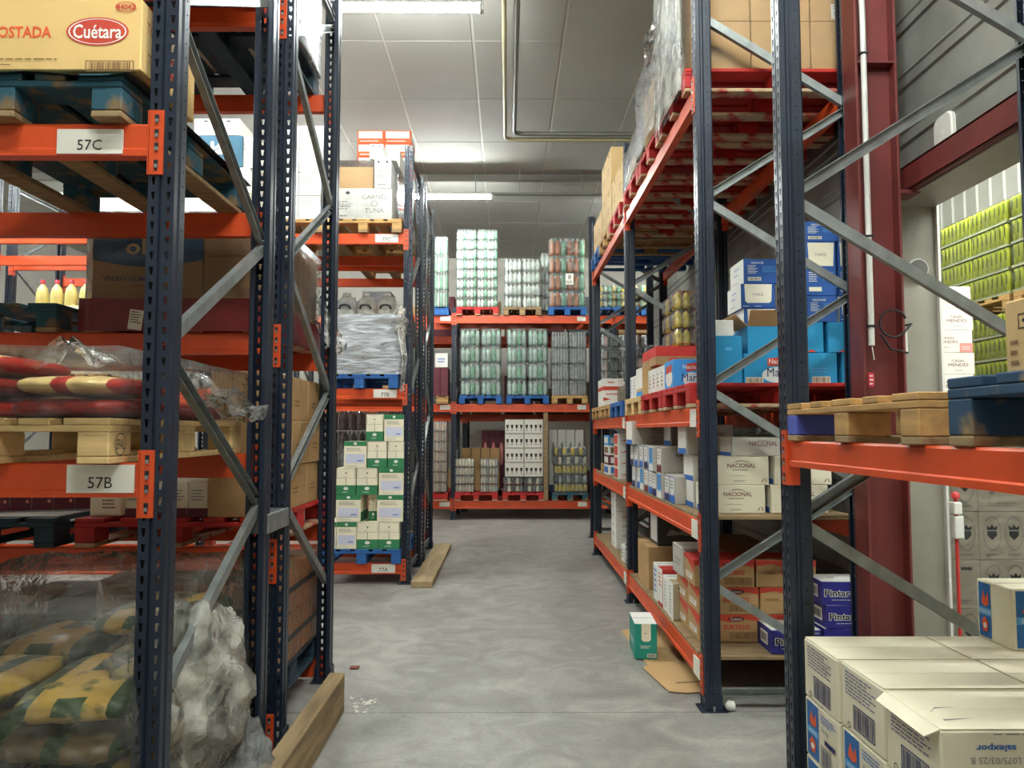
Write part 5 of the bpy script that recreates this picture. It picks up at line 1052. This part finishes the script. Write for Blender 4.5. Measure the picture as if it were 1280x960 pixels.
# white salt cartons
pallet('grey', 'weathered pallet on the floor under the white salt cartons', 1.12 + .47, 2.46, .0005, 0, .92, .86)
sig = M('salt_blue', '#1e63a6', .55, .1, 20)
salt_l = {'left': [('o', .3, .1, .8, .46, navy_i, .004), ('b', .32, .13, .78, .43, navy_i), ('l', .12, .55, .85, .93, M('soft_violet_ink', '#6d6c8c', .7, 0), 7), ('ring', .2, .1, .04, .05, black_i, .3)], 'front': [('t', 'salexpor', .315, .80, .022, sig, .105, PI, .03), ('t', 'L075/03/25 B', .31, .64, .017, grey_i, .13, PI), ('o', .09, .34, .29, .5, black_i, .002), ('l', .1, .36, .28, .48, black_i, 2), ('t', '25 x 1 kg', .46, .4, .02, black_i, .09, PI), ('l', .3, .94, .98, .98, grey_i, 1)]}
logo = [('r', .06, .04, .42, .96, sig), ('p', [(.14, .62), (.2, .84), (.27, .7), (.34, .82), (.36, .62), (.25, .56)], orange_i), ('r', .06, .42, .42, .54, cyan_i), ('t', 'SALEXPOR', .24, .48, .012, white_i, .07), ('p', [(.14, .3), (.24, .4), (.34, .3), (.3, .14), (.18, .14)], orange_i), ('e', .24, .24, .05, .05, white_i)]
salt_b = {'left': logo + [('l', .5, .76, .95, .92, blue_i, 3), ('t', '25x1 kg', .62, .66, .016, black_i, .06), ('r', .62, .46, .92, .54, navy_i), ('o', .5, .06, .8, .4, navy_i, .003), ('b', .52, .09, .78, .37, navy_i)], 'front': salt_l['front']}
salt_m = M('salt_board', '#e2dabf', .6, .04, 5)
H3 = .2105; ps = carton('sl', .455, .292, H3 - .001, salt_m, salt_l, c=.005); psb = carton('slb', .455, .292, H3 - .001, salt_m, salt_b, c=.005)
for i in range(3):
    for r_, y in enumerate((2.2, 2.497, 2.794)):
        for c in range(2):
            o = put(ps if i == 2 else psb, f'white salt carton, {("bottom", "middle", "top")[i]} layer, {("nearest", "middle", "rearmost")[r_]} row, {("aisle", "wall")[c]} side', 1.12 + .2285 + .459 * c + (.0, .006, -.004)[r_], y - (.02 if r_ == 0 else 0), .1455 + H3 * i, (0, .006, -.004)[r_])
            if i == 2:
                for s in (0, 1):
                    f = MB(); y0 = -.144 + .145 * s; f.box(-.225, y0, H3 - .0005, .225, y0 + .143, H3 + .0022, salt_m, .001); k = f.obj('flap', o); k.rotation_euler = (R.uniform(-.004, .004), 0, 0)
                if r_ == 0 and c == 0:
                    f = MB(); f.poly([(-.2275, .146, H3 + .001), (-.2275, -.146, H3 + .001), (-.262, -.13, H3 - .022), (-.262, .13, H3 - .018)], salt_m); solid(f.obj('side_flap', o), .003)
                    q = MB(); prints(q, 'top', .455, .292, H3, [('p', [(.1, .2), (.3, .27), (.1, .24)], grey_i), ('p', [(.14, .5), (.3, .56), (.15, .53)], grey_i), ('p', [(.08, .4), (.2, .6), (.1, .42)], grey_i)], lift=.0026); q.obj('pen_scribble', o)
slr = carton('slu', .292, .2, .215, salt_m, {'left': logo, 'front': [('r', .05, .04, .62, .96, sig), ('p', [(.12, .62), (.24, .86), (.34, .7), (.48, .84), (.52, .62), (.3, .56)], orange_i), ('r', .05, .42, .62, .54, cyan_i), ('t', 'SALEXPOR', .33, .48, .016, white_i, .13), ('p', [(.15, .3), (.33, .4), (.5, .3), (.44, .14), (.22, .14)], orange_i), ('e', .33, .24, .06, .05, white_i)]})
put(slr, 'white carton with blue logo panel standing upright on the salt cartons', XAT(1259, 2.72) + .15, 2.84, .1455 + H3 * 3 + .003)
# ------------------------------------------------------------------ next hall
pallet('wood', 'wooden pallet in the next hall under the crest-printed cartons', 3.25, 5.35, .0005, 0, 1.2, 1.0)
crm = M('warm_grey_board', '#b7ad99', .7, .05, 5)
cr = []
for q in (.27, .73): cr += crest(q, .6, .1, black_i) + [('ring', q, .55, .19, .36, grey_i, .06), ('l', q - .14, .08, q + .14, .15, grey_i, 1)]
p = carton('cr', .298, .3, .298, crm, {'front': cr, 'left': cr}); pb_ = carton('cr2', .298, .3, .298, crm, {'front': [('l', .1, .7, .3, .95, black_i, 2), ('l', .6, .75, .9, .9, black_i, 1)] + crest(.3, .45, .06, grey_i) + [('l', .2, .1, .8, .2, grey_i, 2)]})
for i in range(5):
    for c in range(4): put(pb_ if (i + c) % 3 == 1 else p, f'pale carton with dark crest in the next hall, {up(i, 5)} layer, {("first", "second", "third", "fourth")[c]} column from the jamb', 2.66 + .149 + .3 * c, 4.85 + .15, .146 + .3 * i)
tag(shell(2.645, 4.83, .15, 3.87, 5.3, 1.66, .008, 61, film_l, .09).obj('film_cover'), 'clear shiny film round the crest-printed cartons in the next hall', 'film')
wm = M('wine_white_board', '#e6dfd6', .6, .03)
wine = {'front': [('t', 'CASAL', .4, .66, .018, dred_i, .1), ('t', 'MENDES', .4, .48, .022, dred_i, .15), ('r', .68, 0, 1, .42, pink_i), ('l', .74, .1, .94, .3, white_c, 2), ('l', .3, .2, .5, .26, grey_i, 1)]}
winb = {'front': [('t', 'CASAL', .6, .62, .018, dred_i, .1), ('t', 'MENDES', .6, .44, .022, dred_i, .15), ('l', .5, .15, .7, .22, grey_i, 1)]}
pallet('wood', 'wooden pallet in the next hall under the white wine cartons', 3.18, 6.1, .0005, 0, .8, 1.0)
pw, pw2 = carton('wi', .31, .4, .165, wm, wine), carton('wi2', .31, .4, .165, wm, winb)
for i in range(15):
    for c in range(2): put(pw if (i + c) % 2 else pw2, f'white wine carton with dark red lettering in the next hall, {ORD[i] if 0 < i < 9 else ("bottom" if i == 0 else ("tenth", "eleventh", "twelfth", "thirteenth", "fourteenth", "top")[i - 9])} layer, {("jamb", "can")[c]} side', 2.86 + .155 + .312 * c + (.01 if i % 2 else 0), 5.7 + .2, .146 + .166 * i)
# green-yellow cans, two pallets deep, two tiers
def can_pack():
    L, W, h = .5, .3, .2; mb = MB(); t = MB(); r = L / 16 * .96
    for i in range(8):
        for j in range(2): mb.lathe([(r * .8, .012), (r, .024), (r, h * .9), (r * .8, h * .97), (0, h * .97)], -W / 2 + r + .004 + 2.05 * r * j, -L / 2 + L * (i + .5) / 8, 0, g_lime, 10)
    for i in range(8):
        y = -L / 2 + L * (i + .5) / 8; x = -W / 2 + .003
        mb.poly([(x, y + .008, h * .4), (x, y - .008, h * .4), (x, y - .008, h * .82), (x, y + .008, h * .82)], M('dark_can_ink', '#66751a', .5, 0))
    t.box(-W / 2, -L / 2, 0, W / 2, L / 2, .022, M('grey_tray', '#a9ae8a', .6, .1), .002); w = MB(); w.box(-W / 2 - .002, -L / 2 - .002, .003, W / 2 + .002, L / 2 + .002, h - .001, film_l, .012)
    return w.mesh('can_pack'), mb.mesh('can_fill'), t.mesh('tray')
cw, cf, ct = can_pack()
def put_can(label, x, y, z):
    o = tag(O('can_pack', cw, None, (x, y, z)), label, 'can pack', 'lime can packs in the next hall'); O('can_fill', cf, o)['label'] = 'lime green cans'; O('tray', ct, o)
for t, zb_, n in ((0, .146, 12), (1, 2.7045, 4)):
    for q, y in enumerate((5.3, 6.35, 7.4)):
        pallet('wood', f'wooden pallet of the lime can stacks, {("floor", "upper")[t]} tier, {("nearest", "middle", "farthest")[q]} one', 4.75, y + .5, (.0005, 2.5585)[t], -PI / 2, 1.0, 1.1)
        for i in range(n):
            nm = up(i, n) if i < 9 or i == n - 1 else ('tenth', 'eleventh')[i - 9]
            for k in range(2): put_can(f'lime can pack, {("floor", "upper")[t]} tier, {nm} layer, {("nearest", "middle", "farthest")[q]} pallet, {("near", "far")[k]} half', 4.2 + .15, y + .25 + .505 * k, zb_ + .201 * i)
a = thing('wall_bracket', 'white bracket with a red rod at the far jamb edge', 'bracket', (2.6, 4.49, 0))
x = XAT(1190, 4.5)
mb = MB(); mb.box(x - 2.6 - .025, -.03, .93, x - 2.6 + .03, .03, 1.06, plast_w, .005); mb.box(x - 2.6 - .03, -.035, 1.07, x - 2.6 + .02, .03, 1.14, plast_w, .005); mb.obj('clamp', a)
mb = MB(); mb.tube([(x - 2.6, 0, 1.18), (x - 2.6, 0, .0005)], .01, redp, 8); mb.lathe([(.022, 0), (.022, .03), (0, .04)], x - 2.6, 0, 1.16, redp, 10); mb.obj('rod', a)
# ------------------------------------------------------------------ floor items
def GP(px, py, z=0):
    r = ray(px, py); t = (z - HC) / r[2]; return (r[0] * t, r[1] * t, z)
sheetm = M('flat_cardboard', '#b99768', .8, .08, 4)
def flat(px, z, label, name):
    pts = [GP(a, b) for a, b in px]; mb = MB(); n = len(pts); h = .005
    mb.geo([(p_[0], p_[1], z) for p_ in pts] + [(p_[0], p_[1], z + h) for p_ in pts], [tuple(range(n))[::-1], tuple(range(n, 2 * n))] + [(k, (k + 1) % n, n + (k + 1) % n, n + k) for k in range(n)], sheetm)
    return mb, pts
mb, pts = flat([(777, 789), (796, 785), (833, 786), (880, 838), (880, 852), (812, 836)], .0005, '', '')
q = [GP(803, 836), GP(822, 830), GP(882, 834), GP(882, 866), GP(860, 868), GP(836, 866)]; n = len(q)
mb.geo([(a_[0], a_[1], .006) for a_ in q] + [(a_[0], a_[1], .011) for a_ in q], [tuple(range(n))[::-1], tuple(range(n, 2 * n))] + [(k, (k + 1) % n, n + (k + 1) % n, n + k) for k in range(n)], sheetm)
mb.poly([(a_[0], a_[1], .0116) for a_ in (GP(845, 855), GP(878, 853), GP(878, 855), GP(845, 857))], brown_i)
tag(mb.obj('cardboard_sheet'), 'torn flat sheet of brown cardboard on the floor at the front upright', 'cardboard')
tg = M('sea_green_board', '#178a78', .55, .06, 4)
g_ = GP(794, 826); g2_ = GP(823, 828); w = g2_[0] - g_[0]
tl = {'front': [('p', [(.3, 1), (.72, 1), (.72, .55), (.62, .5), (.4, .5), (.3, .55)], cream_c), ('l', .42, .7, .6, .76, grey_i, 2), ('l', .25, .3, .75, .4, white_i, 2), ('r', .55, .05, .95, .16, white_c), ('b', .57, .06, .93, .15, black_i)], 'left': [('l', .2, .3, .8, .5, white_i, 2)], 'top': [('r', 0, 0, 1, 1, white_c), ('r', 0, .48, 1, .52, grey_i)]}
put(carton('sea', w, .34, .235, tg, tl, seam=False), 'sea-green and white carton standing alone on the floor cardboard', (g_[0] + g2_[0]) / 2 + .01, g_[1] + .18, .0065, -.05)
mb = MB(); rr = random.Random(5)
for k in range(26):
    c = GP(436 + rr.gauss(14, 9), 880 + rr.gauss(0, 5)); s = rr.uniform(.004, .014)
    mb.box(c[0] - s, c[1] - s, .0003, c[0] + s, c[1] + s * .7, s * .8, M('plaster_crumb', '#d2cfc6', .9, 0), s * .3, Matrix.Translation((0, 0, 0)))
tag(mb.obj('floor_crumbs'), 'white crumbs of concrete on the floor by the timber guard', 'debris', kind='stuff')
c = GP(443, 836); mb = MB(); mb.box(c[0] - .03, c[1] - .02, .0005, c[0] + .03, c[1] + .03, .014, M('brick_chip', '#7a4a35', .9, .1), .004); tag(mb.obj('wood_chip'), 'small brown chip lying on the floor past the timber guard', 'chip')
mb = blob(XAT(908, 4.35), 4.36, .028, .03, .03, .028, 3, plast_w, .2, 14, 10); tag(mb.obj('paper_ball'), 'crumpled white paper ball at the foot of the front upright', 'paper')
# ------------------------------------------------------------------ world and view
wld = bpy.data.worlds.new('world'); SC.world = wld; wld.use_nodes = True
wld.node_tree.nodes['Background'].inputs[0].default_value = (.8, .85, .9, 1); wld.node_tree.nodes['Background'].inputs[1].default_value = .05
vs_ = SC.view_settings; vs_.view_transform = 'Standard'; vs_.look = 'None'; vs_.gamma = 1; vs_.use_curve_mapping = False; vs_.exposure = 3.55
SC.cycles.use_denoising = True; SC.cycles.max_bounces = 8; SC.cycles.transparent_max_bounces = 16; SC.cycles.diffuse_bounces = 6; SC.cycles.glossy_bounces = 3
SC.cycles.caustics_reflective = False; SC.cycles.caustics_refractive = False; SC.cycles.sample_clamp_indirect = 6
